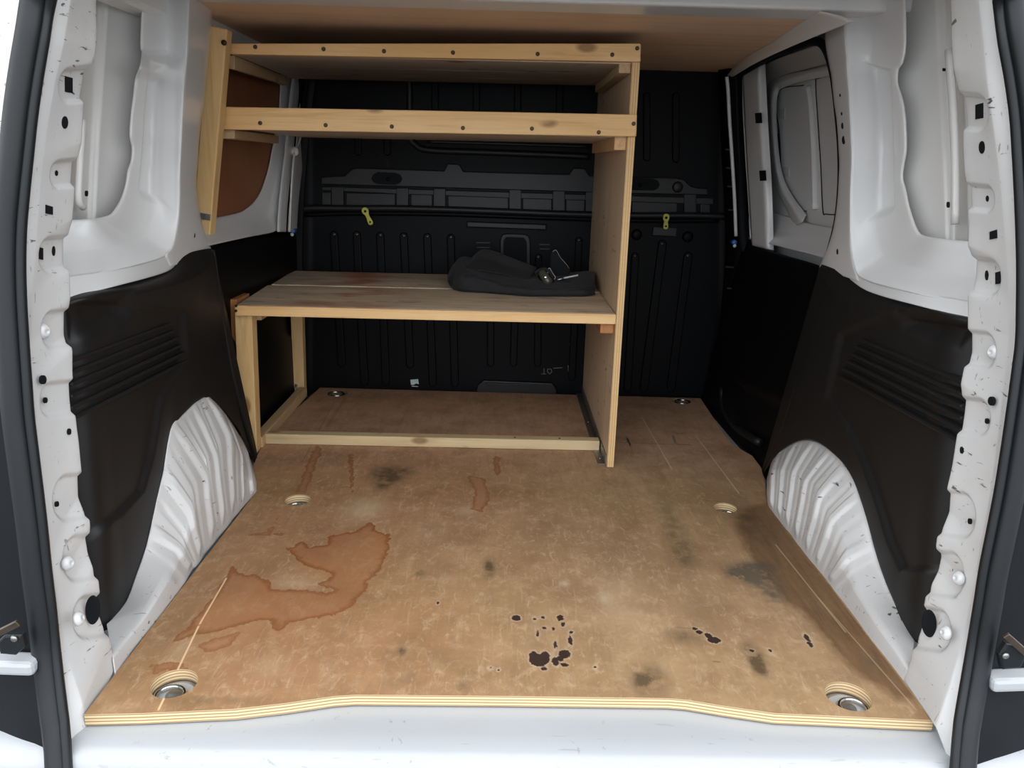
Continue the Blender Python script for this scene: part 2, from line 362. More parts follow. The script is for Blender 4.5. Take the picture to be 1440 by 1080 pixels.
for s in ((758, 928, 14, 9), (750, 922, 6, 6), (766, 924, 7, 8), (781, 930, 5, 6), (794, 920, 8, 6), (788, 926, 5, 4), (794, 935, 5, 3), (765, 940, 4, 2.5), (781, 907, 2.6, 5), (802, 901, 3, 6), (756, 891, 2, 4), (766, 883, 3, 2), (778, 884, 2.5, 2), (726, 869, 6.5, 4), (788, 869, 5, 4), (792, 878, 3, 3), (803, 889, 3, 2), (752, 870, 2, 2), (764, 868, 2.5, 2),
          (1004, 900, 9, 4.5), (996, 894, 5, 4), (983, 889, 5, 2.5), (977, 884, 4, 2), (1135, 897, 3.4, 5), (1139, 906, 3, 4), (616, 848, 1.6, 1.6), (1083, 915, 2, 2), (1057, 915, 3.4, 2), (884, 621, 1.3, 6), (837, 938, 1.5, 1.5), (689, 939, 1.6, 1.6), (701, 942, 1.5, 1.5)):
    c = PZ(s[0], s[1], 0)[:2]; ex = abs(PZ(s[0]+s[2], s[1], 0)[0]-c[0]); ey = abs(PZ(s[0], s[1]+s[3], 0)[1]-c[1]); spots.append((c, ex, ey))
soft = []    # (px,py, rx,ry, amount, channel)
for s in ((552, 665, 34, 14, .8, 'dark'), (540, 680, 14, 12, .6, 'dark'), (688, 799, 9, 15, .9, 'dark'), (591, 806, 6, 5, .8, 'dark'), (565, 916, 6, 7, .8, 'dark'), (915, 955, 26, 22, .75, 'dark'), (1062, 925, 13, 20, 1.1, 'dark'), (1070, 940, 10, 12, .7, 'dark'),
          (945, 735, 20, 45, .45, 'dark'), (958, 780, 24, 30, .4, 'dark'), (985, 860, 40, 35, .22, 'dark'), (1055, 735, 30, 35, .6, 'dark'), (960, 895, 30, 12, .45, 'dark'), (1225, 930, 16, 20, .5, 'grey'), (1200, 950, 40, 14, .35, 'dark'),
          (1060, 800, 42, 12, .9, 'grey'), (1040, 810, 18, 8, 1.0, 'grey'), (1078, 822, 26, 20, .8, 'grey'), (1085, 842, 12, 10, .5, 'grey'), (725, 690, 10, 10, .1, 'dark'), (640, 925, 50, 18, .25, 'grey'), (560, 960, 40, 12, .35, 'grey'), (585, 950, 16, 8, .3, 'grey'), (650, 965, 10, 8, .4, 'dark'),
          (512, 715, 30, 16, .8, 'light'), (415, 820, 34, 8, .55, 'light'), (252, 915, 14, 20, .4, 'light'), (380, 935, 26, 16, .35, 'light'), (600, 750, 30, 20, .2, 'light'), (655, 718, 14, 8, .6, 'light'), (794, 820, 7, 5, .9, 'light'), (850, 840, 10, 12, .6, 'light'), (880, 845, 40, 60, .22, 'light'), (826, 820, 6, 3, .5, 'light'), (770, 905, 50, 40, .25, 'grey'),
          (970, 618, 22, 3, .0, 'dark'), (900, 960, 12, 20, .4, 'dark'), (560, 575, 100, 10, .15, 'dark'), (300, 985, 120, 7, .3, 'dark'), (640, 975, 90, 6, .35, 'orange'), (1165, 925, 18, 20, .0, 'dark'),
          (380, 900, 150, 70, .55, 'warm'), (430, 800, 130, 90, .6, 'warm'), (560, 640, 200, 60, .5, 'warm'), (600, 880, 90, 60, .35, 'warm'), (650, 590, 180, 30, .35, 'warm'), (1060, 660, 40, 50, .5, 'warm'), (1010, 600, 30, 30, .3, 'warm')):
    c = PZ(s[0], s[1], 0)[:2]; ex = abs(PZ(s[0]+s[2], s[1], 0)[0]-c[0]); ey = abs(PZ(s[0], s[1]-s[3], 0)[1]-PZ(s[0], s[1]+s[3], 0)[1])/2; soft.append((c, ex, ey, s[4], s[5]))

def floor_material():
    a = N('stained_floor_plywood'); v = a.obj()
    fibre = a.noise(a.mapv(v, (60, 7, 1)), 1, 5, .65, .8); mott = a.noise(v, 9, 6, .62); mott2 = a.noise(a.mapv(v, (5, 3, 1), (4, 9, 0)), 1, 4, .6)
    scr = a.noise(a.mapv(v, (160, 10, 1), (2, 2, 0)), 1, 3, .6, .4); blot = a.noise(v, 26, 5, .7)
    nzs = a.math('MULTIPLY', a.math('SUBTRACT', a.noise(a.mapv(v, (60, 38, 1)), 1, 5, .7), .5), .028)
    nzm = a.math('MULTIPLY', a.math('SUBTRACT', a.noise(v, 22, 4, .6), .5), .022); nz_ = a.math('ADD', nzs, nzm)
    tan_ = a.mix(a.ramp(mott2, .32, .68), (.29, .178, .088), (.405, .258, .138)); sx = a.n('ShaderNodeSeparateXYZ'); a.put(sx.inputs[0], v)
    side = a.ramp(sx.outputs[0], -.2, .15); c = a.mix(side, a.mix(.5, tan_, (.37, .195, .085)), tan_)
    c = a.mix(a.ramp(a.attr('warm'), 0, 1, 0, .75), c, (.35, .16, .07))
    far = a.ramp(sx.outputs[1], 1.75, 2.15); c = a.mix(a.math('MULTIPLY', far, .6), c, (.55, .335, .225))  # far end lightened in colour to offset the light falling off
    c = a.mix(a.ramp(mott, .45, .7, 0, .6), c, (.21, .115, .055)); c = a.mix(a.ramp(blot, .5, .72, 0, .35), c, (.60, .43, .26))
    c = a.mix(a.ramp(fibre, .48, .75, 0, .42), c, (.24, .135, .07)); c = a.mix(a.ramp(a.noise(a.mapv(v, (34, 60, 1), (1, 1, 0)), 1, 5, .7, 1.5), .5, .7, 0, .35), c, (.27, .165, .095)); c = a.mix(a.ramp(a.noise(a.mapv(v, (50, 26, 1), (7, 1, 0)), 1, 5, .7, 1.5), .54, .7, 0, .35), c, (.62, .46, .29)); c = a.mix(a.ramp(scr, .60, .74, 0, .15), c, (.72, .56, .36))
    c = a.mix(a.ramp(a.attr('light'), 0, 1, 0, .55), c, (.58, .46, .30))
    for nm, st, edge in (('orange_a', .68, .95), ('orange_b', .42, .75)):
        d = a.math('ADD', a.attr(nm), nz_); ins = a.ramp(d, .0012, -.0012)
        inner = a.mix(a.ramp(mott, .4, .7), (.32, .115, .033), (.23, .075, .022))
        c = a.mix(a.math('MULTIPLY', ins, a.math('MULTIPLY', a.ramp(mott2, .3, .65, .55, 1.15), a.math('ADD', a.ramp(d, -.05, -.004, .55, 1), 0)) if st > .5 else .8), c, a.mix(1-st, inner, (.40, .22, .12)))
        rim = a.math('MULTIPLY', a.ramp(d, .0015, -.0008), a.ramp(d, -.012, -.001)); c = a.mix(a.math('MULTIPLY', rim, edge*.75), c, (.20, .065, .02))
    bd = a.math('ADD', a.attr('band'), a.math('MULTIPLY', nz_, .8)); c = a.mix(a.ramp(bd, .010, -.012, 0, .8), c, a.mix(a.ramp(fibre, .4, .7), (.16, .085, .038), (.10, .05, .022)))
    dk = a.math('MULTIPLY', a.attr('dark'), a.ramp(blot, .35, .6, .35, 1.4)); c = a.mix(a.ramp(dk, .06, .9, 0, .9), c, (.085, .055, .028))
    gk = a.math('MULTIPLY', a.attr('grey'), a.ramp(blot, .38, .58, .3, 1.5)); c = a.mix(a.ramp(gk, .12, 1.1, 0, .8), c, (.075, .068, .055))
    spn = a.math('MULTIPLY', a.math('SUBTRACT', a.noise(a.mapv(v, (150, 130, 1)), 1, 4, .65), .5), .0095); sp = a.math('ADD', a.attr('spots'), spn); halo = a.math('MULTIPLY', a.ramp(sp, .0045, .001), a.ramp(sx.outputs[1], 1.6, 1.5)); c = a.mix(a.math('MULTIPLY', halo, a.ramp(mott, .4, .6, .05, .45)), c, (.62, .50, .36)); c = a.mix(a.ramp(sp, .0008, -.0006, 0, .95), c, (.018, .006, .005))
    # knife scratch and the long pale drag lines
    def line(p, q, wd, col, amt):
        nonlocal c
        (x0, y0), (x1, y1) = PZ(*p, 0)[:2], PZ(*q, 0)[:2]; L = math.hypot(x1-x0, y1-y0); ux, uy = (x1-x0)/L, (y1-y0)/L
        al = a.math('ADD', a.math('MULTIPLY', a.math('SUBTRACT', sx.outputs[0], x0), ux), a.math('MULTIPLY', a.math('SUBTRACT', sx.outputs[1], y0), uy))
        ac = a.math('ADD', a.math('MULTIPLY', a.math('SUBTRACT', sx.outputs[0], x0), -uy), a.math('MULTIPLY', a.math('SUBTRACT', sx.outputs[1], y0), ux))
        f = a.math('MULTIPLY', a.ramp(a.math('ABSOLUTE', ac), wd, wd*.4), a.math('MULTIPLY', a.ramp(al, 0, .004), a.ramp(al, L, L-.004)))
        f = a.math('MULTIPLY', f, a.ramp(fibre, .2, .45, .5, 1)); c = a.mix(a.math('MULTIPLY', f, amt), c, col)
    line((319, 812), (280, 879), .0022, (.74, .50, .28), .95); line((280, 879), (222, 1000), .0022, (.74, .50, .28), .95)
    line((903, 587), (945, 660), .002, (.66, .52, .36), .7); line((978, 612), (1040, 695), .002, (.66, .52, .36), .7); line((1090, 765), (1190, 890), .002, (.50, .37, .22), .6); line((1150, 840), (1290, 1000), .0018, (.50, .37, .22), .5)
    line((870, 622), (975, 626), .004, (.15, .11, .08), .5); line((946, 612), (950, 624), .006, (.13, .10, .08), .7); line((950, 610), (965, 609), .005, (.13, .10, .08), .5); line((950, 624), (973, 626), .004, (.13, .10, .08), .7)
    line((425, 650), (470, 565), .0025, (.22, .12, .07), .5); line((460, 600), (485, 560), .008, (.27, .12, .07), .4); line((560, 600), (578, 568), .004, (.25, .13, .08), .35); line((480, 685), (496, 685), .004, (.22, .09, .04), .6)
    line((950, 882), (975, 884), .003, (.2, .14, .08), .5); line((1000, 930), (1015, 931), .003, (.18, .11, .06), .7)
    geo = a.n('ShaderNodeNewGeometry')
    a.put(a.b.inputs['Base Color'], c); a.bump(a.math('ADD', fibre, a.math('MULTIPLY', blot, .6)), .22, .0012)
    wet = a.ramp(a.attr('orange_a'), .004, -.01, .68, .6); return a.set(Roughness=wet, Specular_IOR_Level=.22)
def ply_floor():
    lo, hi = outline.min(0), outline.max(0); step = .0065
    gx = np.arange(lo[0], hi[0], step); gy = np.arange(lo[1], hi[1], step); P = np.array([(x, y) for x in gx for y in gy])
    ex = []
    for (c, rx, ry) in spots:
        for x in np.arange(c[0]-rx*1.8, c[0]+rx*1.8, .0022):
            for y in np.arange(c[1]-ry*1.8, c[1]+ry*1.8, .0026): ex.append((x, y))
    P = np.vstack([P+RNG.uniform(-.0004, .0004, P.shape), np.array(ex)+RNG.uniform(-.0002, .0002, (len(ex), 2))])
    keep = sd_poly(P, outline) < -.003
    for (c, r) in holes: keep &= np.hypot(*(P-c).T) > r+.003
    P = P[keep]; loops = [outline]
    for (c, r) in holes: loops.append(np.array([(c[0]+r*math.cos(g), c[1]+r*math.sin(g)) for g in np.linspace(0, 2*math.pi, 40, endpoint=False)]))
    pts = [Vector(p) for L in loops for p in L]; edges = []; k = 0
    for L in loops:
        n = len(L); edges += [(k+i, k+(i+1) % n) for i in range(n)]; k += n
    pts += [Vector(p) for p in P]
    vs, es, fs, *_ = delaunay_2d_cdt(pts, edges, [], 0, 1e-6)
    V = np.array([(v.x, v.y) for v in vs]); F = np.array([f for f in fs]); cen = V[F].mean(1)
    ok = sd_poly(cen, outline) < 0
    for (c, r) in holes: ok &= np.hypot(*(cen-c).T) > r*.995
    F = F[ok]
    root = empty('plywood_floor_sheet', (0, 1.7, -.018)); tag(root, 'large stained plywood sheet laid over the van floor, with six round cut-outs', 'plywood sheet')
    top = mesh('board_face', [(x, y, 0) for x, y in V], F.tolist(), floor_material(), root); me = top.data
    if me.polygons[0].normal.z < 0: me.flip_normals()
    A = {}
    A['orange_a'] = sd_poly(V, orange1); A['orange_b'] = np.min([sd_poly(V, p) for p in orange2], 0); A['band'] = sd_poly(V, darkband)
    A['spots'] = np.min([(np.hypot((V[:, 0]-c[0])/rx, (V[:, 1]-c[1])/ry)-1)*min(rx, ry) for c, rx, ry in spots], 0)
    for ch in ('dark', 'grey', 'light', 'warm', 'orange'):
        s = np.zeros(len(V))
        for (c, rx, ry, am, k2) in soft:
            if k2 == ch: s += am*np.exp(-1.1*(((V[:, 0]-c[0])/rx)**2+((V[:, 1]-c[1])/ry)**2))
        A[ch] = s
    for nme, val in A.items():
        at = me.attributes.new(nme, 'FLOAT', 'POINT'); at.data.foreach_set('value', val.astype(np.float32))
    # sides: board edge and walls of the cut-outs
    for i, L in enumerate(loops):
        n = len(L); L = crom(np.vstack([L, L[:1]]), 1+n*1) [:-1] if i else L
        v = [(x, y, 0) for x, y in L]+[(x, y, -.0185) for x, y in L]; f = [(j, (j+1) % n, n+(j+1) % n, n+j) for j in range(n)]
        e = mesh('board_edge' if i == 0 else 'cut_out_rim', v, f, M['ply_edge'] if i < 5 else M['ply_rim_dark'], root, i > 0)
    return root
PLY = ply_floor()
# tie-down cups and rings seen through the cut-outs
for i, ((c, r), k) in enumerate(zip(holes, 'abcdef')):
    z = -.022
    lathe('tie_down_cup', (c[0], c[1], z), (0, 0, 1), [(r*1.05, .0005), (r*.98, .003), (r*.86, .0015), (r*.80, -.0), (r*.45, .001), (.0, .0012)], M['steel'], FLOOR, 28)
    fr_ = k in 'ef'; rr = r*(.74 if fr_ else .62); cc = (c[0]+(.006 if c[0] > 0 else -.004), c[1]+(.004 if fr_ else -.008)); z = -.012 if fr_ else z
    tube('tie_down_ring', [(cc[0]+rr*math.cos(g), cc[1]+rr*.9*math.sin(g), z+.008) for g in np.linspace(0, 2*math.pi, 28, endpoint=False)], .0035, M['chrome'], FLOOR, 8, True)

# ------------------------------------------------------------------ side walls
def pillarY(y): return 1.16-(y-60)*.00014
LEFT = dict(s=-1,
    inner=[(134, -10), (135, 60), (131, 88), (124, 97), (118, 135), (116, 155), (114, 200), (107, 228), (105, 255), (103, 285), (101, 308), (96, 325), (94, 340), (94, 370), (97, 384), (98, 420), (95, 436), (95, 472), (101, 492), (101, 520), (103, 560), (107, 600), (110, 622), (114, 665), (115, 700), (124, 722), (126, 738), (125, 757), (129, 780), (136, 799), (139, 828), (142, 860), (150, 882), (156, 910), (162, 937)],
    crease=[(100, -10), (89, 60), (75, 122), (65, 185), (57, 247), (51, 330), (45, 420), (41, 482), (45, 532), (50, 590), (52, 610), (59, 685), (66, 735), (72, 785), (87, 885), (100, 940), (116, 990), (121, 1030)],
    seal_in=[(68, -10), (58, 60), (45, 135), (37, 210), (28, 285), (25, 320), (24, 395), (28, 470), (35, 557), (37, 572), (47, 660), (58, 745), (66, 830), (70, 860), (82, 947), (92, 1017), (100, 1075)],
    seal_out=[(30, -10), (16, 60), (6, 120), (-3, 200), (-10, 285), (-13, 340), (-13, 395), (-8, 470), (-2, 560), (0, 600), (10, 660), (21, 745), (32, 830), (37, 860), (46, 955), (54, 1017), (60, 1075)],
    tabs=[(101, 120, 19, 26), (84, 245, 14, 21), (72, 358, 18, 26), (75, 463, 17, 28), (72, 562, 16, 26), (95, 700, 17, 34), (109, 785, 17, 34), (122, 868, 18, 32)],
    holes=[('sq', 102, 119, 5.5, 11), ('o', 90, 172, 4.5, 9), ('o', 85, 243.5, 2, 4), ('sq', 68, 295, 5, 6), ('sq', 61, 356, 5, 8.5), ('o', 81, 353, 2, 7), ('o', 60, 534, 4.2, 6.5), ('o', 70, 563, 2.2, 4.2), ('o', 97, 607, 2, 4.5), ('o', 86, 709, 2.1, 4)],
    bolts=[(68, 466), (102, 792), (117, 870)], big=(131, 857, 10, 20), mark=[(88, 172)])
RIGHT = dict(s=1,
    inner=[(1338, -10), (1339, 60), (1342, 97), (1349, 127), (1352, 138), (1356, 180), (1355, 197), (1357, 240), (1360, 260), (1361, 285), (1363, 315), (1362, 345), (1369, 363), (1367, 393), (1362, 413), (1362, 460), (1362, 495), (1357, 515), (1352, 540), (1354, 557), (1351, 585), (1345, 622), (1340, 655), (1332, 690), (1330, 720), (1320, 745), (1317, 768), (1319, 782), (1315, 802), (1305, 822), (1301, 848), (1297, 867), (1287, 897), (1281, 930), (1272, 957)],
    crease=[(1376, -10), (1384, 60), (1390, 122), (1402, 210), (1409, 270), (1413, 320), (1416, 357), (1419, 420), (1419, 475), (1412, 545), (1407, 590), (1395, 685), (1385, 740), (1380, 765), (1367, 842), (1350, 912), (1335, 967), (1316, 1022)],
    seal_in=[(1406, -10), (1415, 60), (1424, 110), (1430, 160), (1435, 240), (1439, 330), (1441, 395), (1438, 480), (1427, 557), (1422, 587), (1408, 680), (1398, 735), (1385, 800), (1375, 862), (1360, 945), (1347, 1017), (1337, 1075)],
    seal_out=[(1446, -10), (1455, 60), (1466, 110), (1472, 160), (1477, 240), (1480, 330), (1480, 395), (1478, 480), (1469, 557), (1465, 587), (1450, 680), (1438, 735), (1422, 805), (1412, 862), (1398, 940), (1384, 1017), (1374, 1075)],
    tabs=[(1373, 158, 18, 27), (1385, 279, 14, 20), (1389, 389, 19, 27), (1383, 492, 18, 27), (1376, 586, 17, 27), (1351, 724, 18, 34), (1335, 808, 18, 34), (1318, 886, 19, 32)],
    holes=[('sq', 1372, 156, 5.5, 10.5), ('o', 1382, 207, 4.2, 9), ('o', 1383, 279, 2, 4.2), ('sq', 1398, 330, 5, 5.8), ('sq', 1400, 390, 5.5, 8.5), ('o', 1382, 387, 2, 7), ('o', 1395, 564, 4.6, 6.5), ('o', 1382, 592, 2.1, 4), ('o', 1353, 633, 2, 5), ('o', 1358, 733, 2.1, 4.2)],
    bolts=[(1391, 495), (1342, 813), (1324, 890)], big=(1306, 876, 10, 19), mark=[])

WALL = {}
for side, D in (('left', LEFT), ('right', RIGHT)):
    s = D['s']; wall = empty('wall_'+side, (s*.75, 1.8, 0)); tag(wall, kind='structure'); WALL[side] = wall
    # --- rear pillar with pressed tabs
    nk = 60
    inn = dense(D['inner'], 240); crs = dense(D['crease'], 240); sin_ = dense(D['seal_in'], 240); sou = dense(D['seal_out'], 240)
    ytop, yfl = -10, None
    A = []
    ys = np.linspace(-10, 1, 5)
    def col(c, off, extra=0):
        # knots paired by fraction of height between the top and the foot of each curve
        y = c[:, 1]; t = (y-y[0])/(y[-1]-y[0]); T = np.linspace(0, 1, 240)
        px = np.interp(T, t, c[:, 0]); py = np.interp(T, t, y); pl = pillarY(py*0+np.interp(T, [0, 1], [-10, 940]))+off(T)+extra
        return np.stack([px, py, pl], 1)
    cI = col(inn, lambda t: 0*t); cO = col(crs, lambda t: -.078-.028*sstep(.85, 1, t)); cS = col(sin_, lambda t: -.108-.03*sstep(.85, 1, t)); cX = col(sou, lambda t: -.112-.03*sstep(.85, 1, t))
    cX2 = cX.copy(); cX2[:, 0] += s*3; cX2[:, 2] += .012
    cR = cI.copy(); cR[:, 0] += s*6; cR[:, 2] += .012                     # return lip behind the scalloped edge
    tabs = D['tabs']
    def dpil(px, py, U, V):
        h = np.zeros_like(px)
        for (tx, ty, rx, ry) in tabs:
            q = np.stack([(px-tx)/1.0*(-s), (py-ty)+(px-tx)*(-s)*.10], -1)     # q0 grows toward the scalloped edge... outward is negative
            dx = np.minimum(q[..., 0]*-1*-1, 0)
            e = np.hypot(np.maximum(-(q[..., 0])-(rx-ry*.62 if rx > ry*.62 else 0), 0)/.62, np.abs(q[..., 1]))-ry
            e = np.where(q[..., 0] < -rx-6, 50, e)
            h = np.maximum(h, sstep(1.5, -6.5, e))
        return h*.0065*s
    sheetI = sheet('rear_pillar', [cR, cI, (cI*2+cO)/3, (cI+cO*2)/3, cO, (cO+cS)/2, cS, cX, cX2], 520, 97, M['white_pillar'], wall, 1, dpil, (1, 0, 0), .0016, True, .35, False)
    y_ = cX[:, 1]; up_ = cX[y_ < 262]; lo_ = cX[y_ > 258]
    def off_(c, dx, dy): c = c.copy(); c[:, 0] += s*dx; c[:, 2] += dy; return c
    sheet('pillar_outer_face', [off_(up_, -4, .014), off_(up_, 40, .020), off_(up_, 90, .030)], 60, 10, M['white_pillar'], wall, 1, None, (1, 0, 0), .0016, True, .3, False)
    sheet('pillar_cover', [off_(lo_, -10, -.006), off_(lo_, 30, .006), off_(lo_, 90, .030)], 120, 10, M['door_black'], wall, 1, None, (1, 0, 0), .0016, True, .3, False)
    if s < 0: bar_, cs, bk_, sc_ = [(-30, 931), (54, 934)], [(-6, 892), (12, 884), (26, 876)], [(2, 897), (12, 888), (36, 888), (40, 905), (28, 916), (6, 914)], (20, 898)
    else: bar_, cs, bk_, sc_ = [(1388, 957), (1480, 954)], [(1446, 921), (1432, 908), (1414, 893)], [(1438, 916), (1428, 903), (1410, 900), (1400, 916), (1404, 936), (1430, 934)], (1414, 922)
    beam('bumper_ledge', PY(*bar_[0], .922), PY(*bar_[1], .922), .030, .021, (0, 1, 0), M['sill'], wall, .006)
    beam('check_strap', PY(*cs[0], .90), PY(*cs[2], .90), .005, .009, (0, 1, .2), metal('strap_steel_'+side, (.16, .13, .10), .5), wall, .001)
    k_ = plate('strap_bracket', [PY(a, b, .915) for a, b in bk_], (0, -1, 0), .010, M['rubber'], wall, .003)
    lathe('bracket_screw', PY(sc_[0], sc_[1], .904), (0, -1, 0), [(.005, 0), (.004, .002), (0, .002)], M['steel'], wall, 12)
    # local surface lookup for things fixed to the pillar
    def pil(x, y, lift=.0):
        t = np.interp(y, cI[:, 1], np.linspace(0, 1, 240)); i = int(t*239); a, b = cI[i], cO[i]
        f = np.clip((x-a[0])/(b[0]-a[0]+1e-9), 0, 1); return PY(x, y, a[2]*(1-f)+b[2]*f)
    def pilframe(x, y):
        p = pil(x, y); q = pil(x+2, y); r = pil(x, y+4); n = np.cross(q-p, r-p); n /= np.linalg.norm(n)
        if n@(CAM-p) < 0: n = -n
        return p, n
    def indent(px, py): return dpil(np.array([[px*1.]]), np.array([[py*1.]]), 0, 0)[0, 0]
    for (kind, x, y, rx, ry) in D['holes']:
        p, n = pilframe(x, y); off = indent(x, y)
        if kind == 'sq': loop = [(x-rx, y-ry+s*1.5), (x+rx, y-ry-s*1.5), (x+rx, y+ry-s*1.0), (x-rx, y+ry+s*1.0)]
        else: loop = [(x+rx*math.cos(g), y+ry*math.sin(g)) for g in np.linspace(0, 2*math.pi, 14, endpoint=False)]
        pts = [pil(*q)+np.array((off, 0, 0))-n*.0012 for q in loop]
        plate('hole_disc', pts, n, .0028, M['void'], sheetI if False else wall, 0)  # dark disc on the surface, stands in for a shaded hole
    for (x, y) in D['bolts']:
        p, n = pilframe(x, y); p = p+np.array((indent(x, y), 0, 0))
        n = n+np.array((-s*.2, -.3, 0)); n /= np.linalg.norm(n)
        b = lathe('pillar_bolt', p, n, [(.0105, -.002), (.0105, .001), (.009, .003), (.0068, .0055), (.003, .007), (.0025, .0055), (0, .0055)], M['sealant'], wall, 24)
    x, y, rx, ry = D['big']; loop = [(x+rx*math.cos(g), y+ry*math.sin(g)) for g in np.linspace(0, 2*math.pi, 24, endpoint=False)]
    p, n = pilframe(x, y)
    base = PY(x, y, p[1])
    pts = [PY(a, b, p[1]-.004) for a, b in loop]; plate('rubber_plug', pts, (0, -1, 0), .003, M['void'], wall, .0006)
    D['cS'], D['cX'] = cS, cX

# left upper quarter: frame around the cut-out, strut and flange
def bump_at(px, py, poly, w, inner=0): return sstep(w, -w, sd_poly(np.stack([px, py], -1), poly)+inner)
K = [(203, -10, -.715), (200, 60, -.718), (202, 75, -.720), (199, 95, -.698), (193, 111, -.724), (190, 135, -.727), (187, 160, -.730), (185, 190, -.733), (188, 206, -.735), (187, 225, -.737), (182, 242, -.739), (179, 262, -.742), (172, 283, -.745), (160, 302, -.748), (146, 308, -.75), (125, 311, -.752), (78, 314, -.80)]
Mo = [(264, -10, -.652), (262, 60, -.652), (261, 80, -.655), (259, 100, -.657), (257, 120, -.66), (256, 140, -.662), (255, 160, -.664), (254, 185, -.667), (253, 205, -.669), (252, 225, -.671), (251, 250, -.674), (251, 275, -.677), (250, 310, -.681), (243, 345, -.684), (228, 362, -.687), (170, 378, -.69), (78, 397, -.72)]
mid = [((a[0]*.45+b[0]*.55), (a[1]*.45+b[1]*.55), a[2]*.5+b[2]*.5-.014) for a, b in zip(K, Mo)]
pocketL = [(212, 84), (248, 96), (247, 170), (246, 310), (194, 310), (196, 262), (201, 200), (206, 130)]
def dL(px, py, U, V):
    yb = 281+(px-193)*.33; h = -.016*bump_at(px, py, pocketL, 4, 3)*sstep(0, -20, py-yb); return h
Kin = [(a[0]-1.5, a[1]-1, a[2]-.012) for a in K]
quarterL = sheet('quarter_frame', [Kin, K, mid, Mo], 260, 70, M['white'], WALL['left'], 0, dL, (1, 0, 0), .0014, True, .8)
Na = [(298, -10, -.664), (292, 60, -.664), (290, 80, -.667), (288, 100, -.669), (286, 120, -.672), (284, 140, -.674), (281, 160, -.677), (278, 185, -.68), (276, 205, -.682), (275, 225, -.684), (273, 250, -.687), (274, 275, -.69), (280, 310, -.694), (288, 335, -.696), (294, 350, -.697), (296, 356, -.697), (298, 362, -.697)]
Mo2 = [(p[0]+1, p[1], p[2]+.002) for p in Mo[:12]]+[(250, 310, -.681), (243, 345, -.684), (234, 358, -.686), (236, 366, -.687), (240, 374, -.687)]
Nb = [(p[0]+3, p[1], p[2]-.03) for p in Na]
sheet('strut_flange', [[(p[0]-2, p[1], p[2]-.01) for p in Mo2], Mo2, Na, Nb], 160, 24, M['white'], WALL['left'], 0, None, (1, 0, 0), .0014, True, .3)
lip = [(76, 391, -.725), (160, 379, -.695), (220, 364, -.690), (238, 356, -.686)]; lip2 = [(76, 424, -.70), (160, 403, -.675), (232, 383, -.686), (252, 366, -.692)]
sheet('ledge_lip', [lip, lip2], 60, 10, M['white'], WALL['left'], 0, None, (1, 0, 0), .0014, True)
KR = [(1270, -10, .695), (1271, 60, .700), (1267, 87, .702), (1261, 98, .704), (1260, 117, .706), (1264, 131, .708), (1268, 146, .71), (1271, 172, .713), (1272, 210, .717), (1269, 230, .719), (1267, 250, .721), (1271, 268, .723), (1277, 297, .726), (1287, 325, .73), (1297, 334, .732), (1325, 339, .735), (1384, 345, .77)]
MR = [(1186, -10, .638), (1190, 60, .640), (1192, 85, .643), (1193, 105, .645), (1195, 125, .647), (1196, 145, .649), (1197, 165, .651), (1198, 190, .653), (1199, 210, .655), (1199, 230, .657), (1198, 255, .659), (1197, 285, .661), (1196, 330, .665), (1201, 372, .668), (1216, 393, .671), (1285, 412, .674), (1386, 434, .705)]
midR = [((a[0]*.45+b[0]*.55), (a[1]*.45+b[1]*.55), a[2]*.5+b[2]*.5+.014) for a, b in zip(KR, MR)]
pocketR = [(1206, 84), (1252, 96), (1255, 150), (1258, 285), (1260, 340), (1204, 340), (1203, 200)]
sheet('quarter_frame', [[(a[0]+1.5, a[1]-1, a[2]+.012) for a in KR], KR, midR, MR], 260, 70, M['white'], WALL['right'], 0, lambda px, py, U, V: .016*bump_at(px, py, pocketR, 4, 3)*sstep(0, -20, py-(322-(px-1200)*.33)), (1, 0, 0), .0014, True, .8)
NR = [(1158, -10, .650), (1163, 60, .650), (1167, 85, .653), (1171, 105, .655), (1173, 125, .657), (1175, 145, .660), (1178, 165, .662), (1180, 190, .665), (1181, 210, .667), (1182, 230, .669), (1181, 255, .671), (1179, 285, .674), (1174, 320, .677), (1167, 345, .680), (1160, 362, .682), (1156, 372, .683), (1154, 378, .683)]
MR2 = [(p[0]-1, p[1], p[2]-.002) for p in MR[:12]]+[(1196, 330, .665), (1197, 352, .668), (1200, 372, .670), (1204, 385, .671), (1207, 395, .671)]
sheet('strut_flange', [[(p[0]+2, p[1], p[2]+.01) for p in MR2], MR2, NR, [(p[0]-2, p[1], p[2]+.03) for p in NR]], 160, 24, M['white'], WALL['right'], 0, None, (1, 0, 0), .0014, True, .3)
sheet('ledge_lip', [[(1388, 428, .71), (1290, 410, .680), (1225, 394, .676), (1202, 380, .674)], [(1388, 453, .69), (1292, 430, .662), (1222, 410, .668), (1186, 385, .68)]], 60, 10, M['white'], WALL['right'], 0, None, (1, 0, 0), .0014, True)
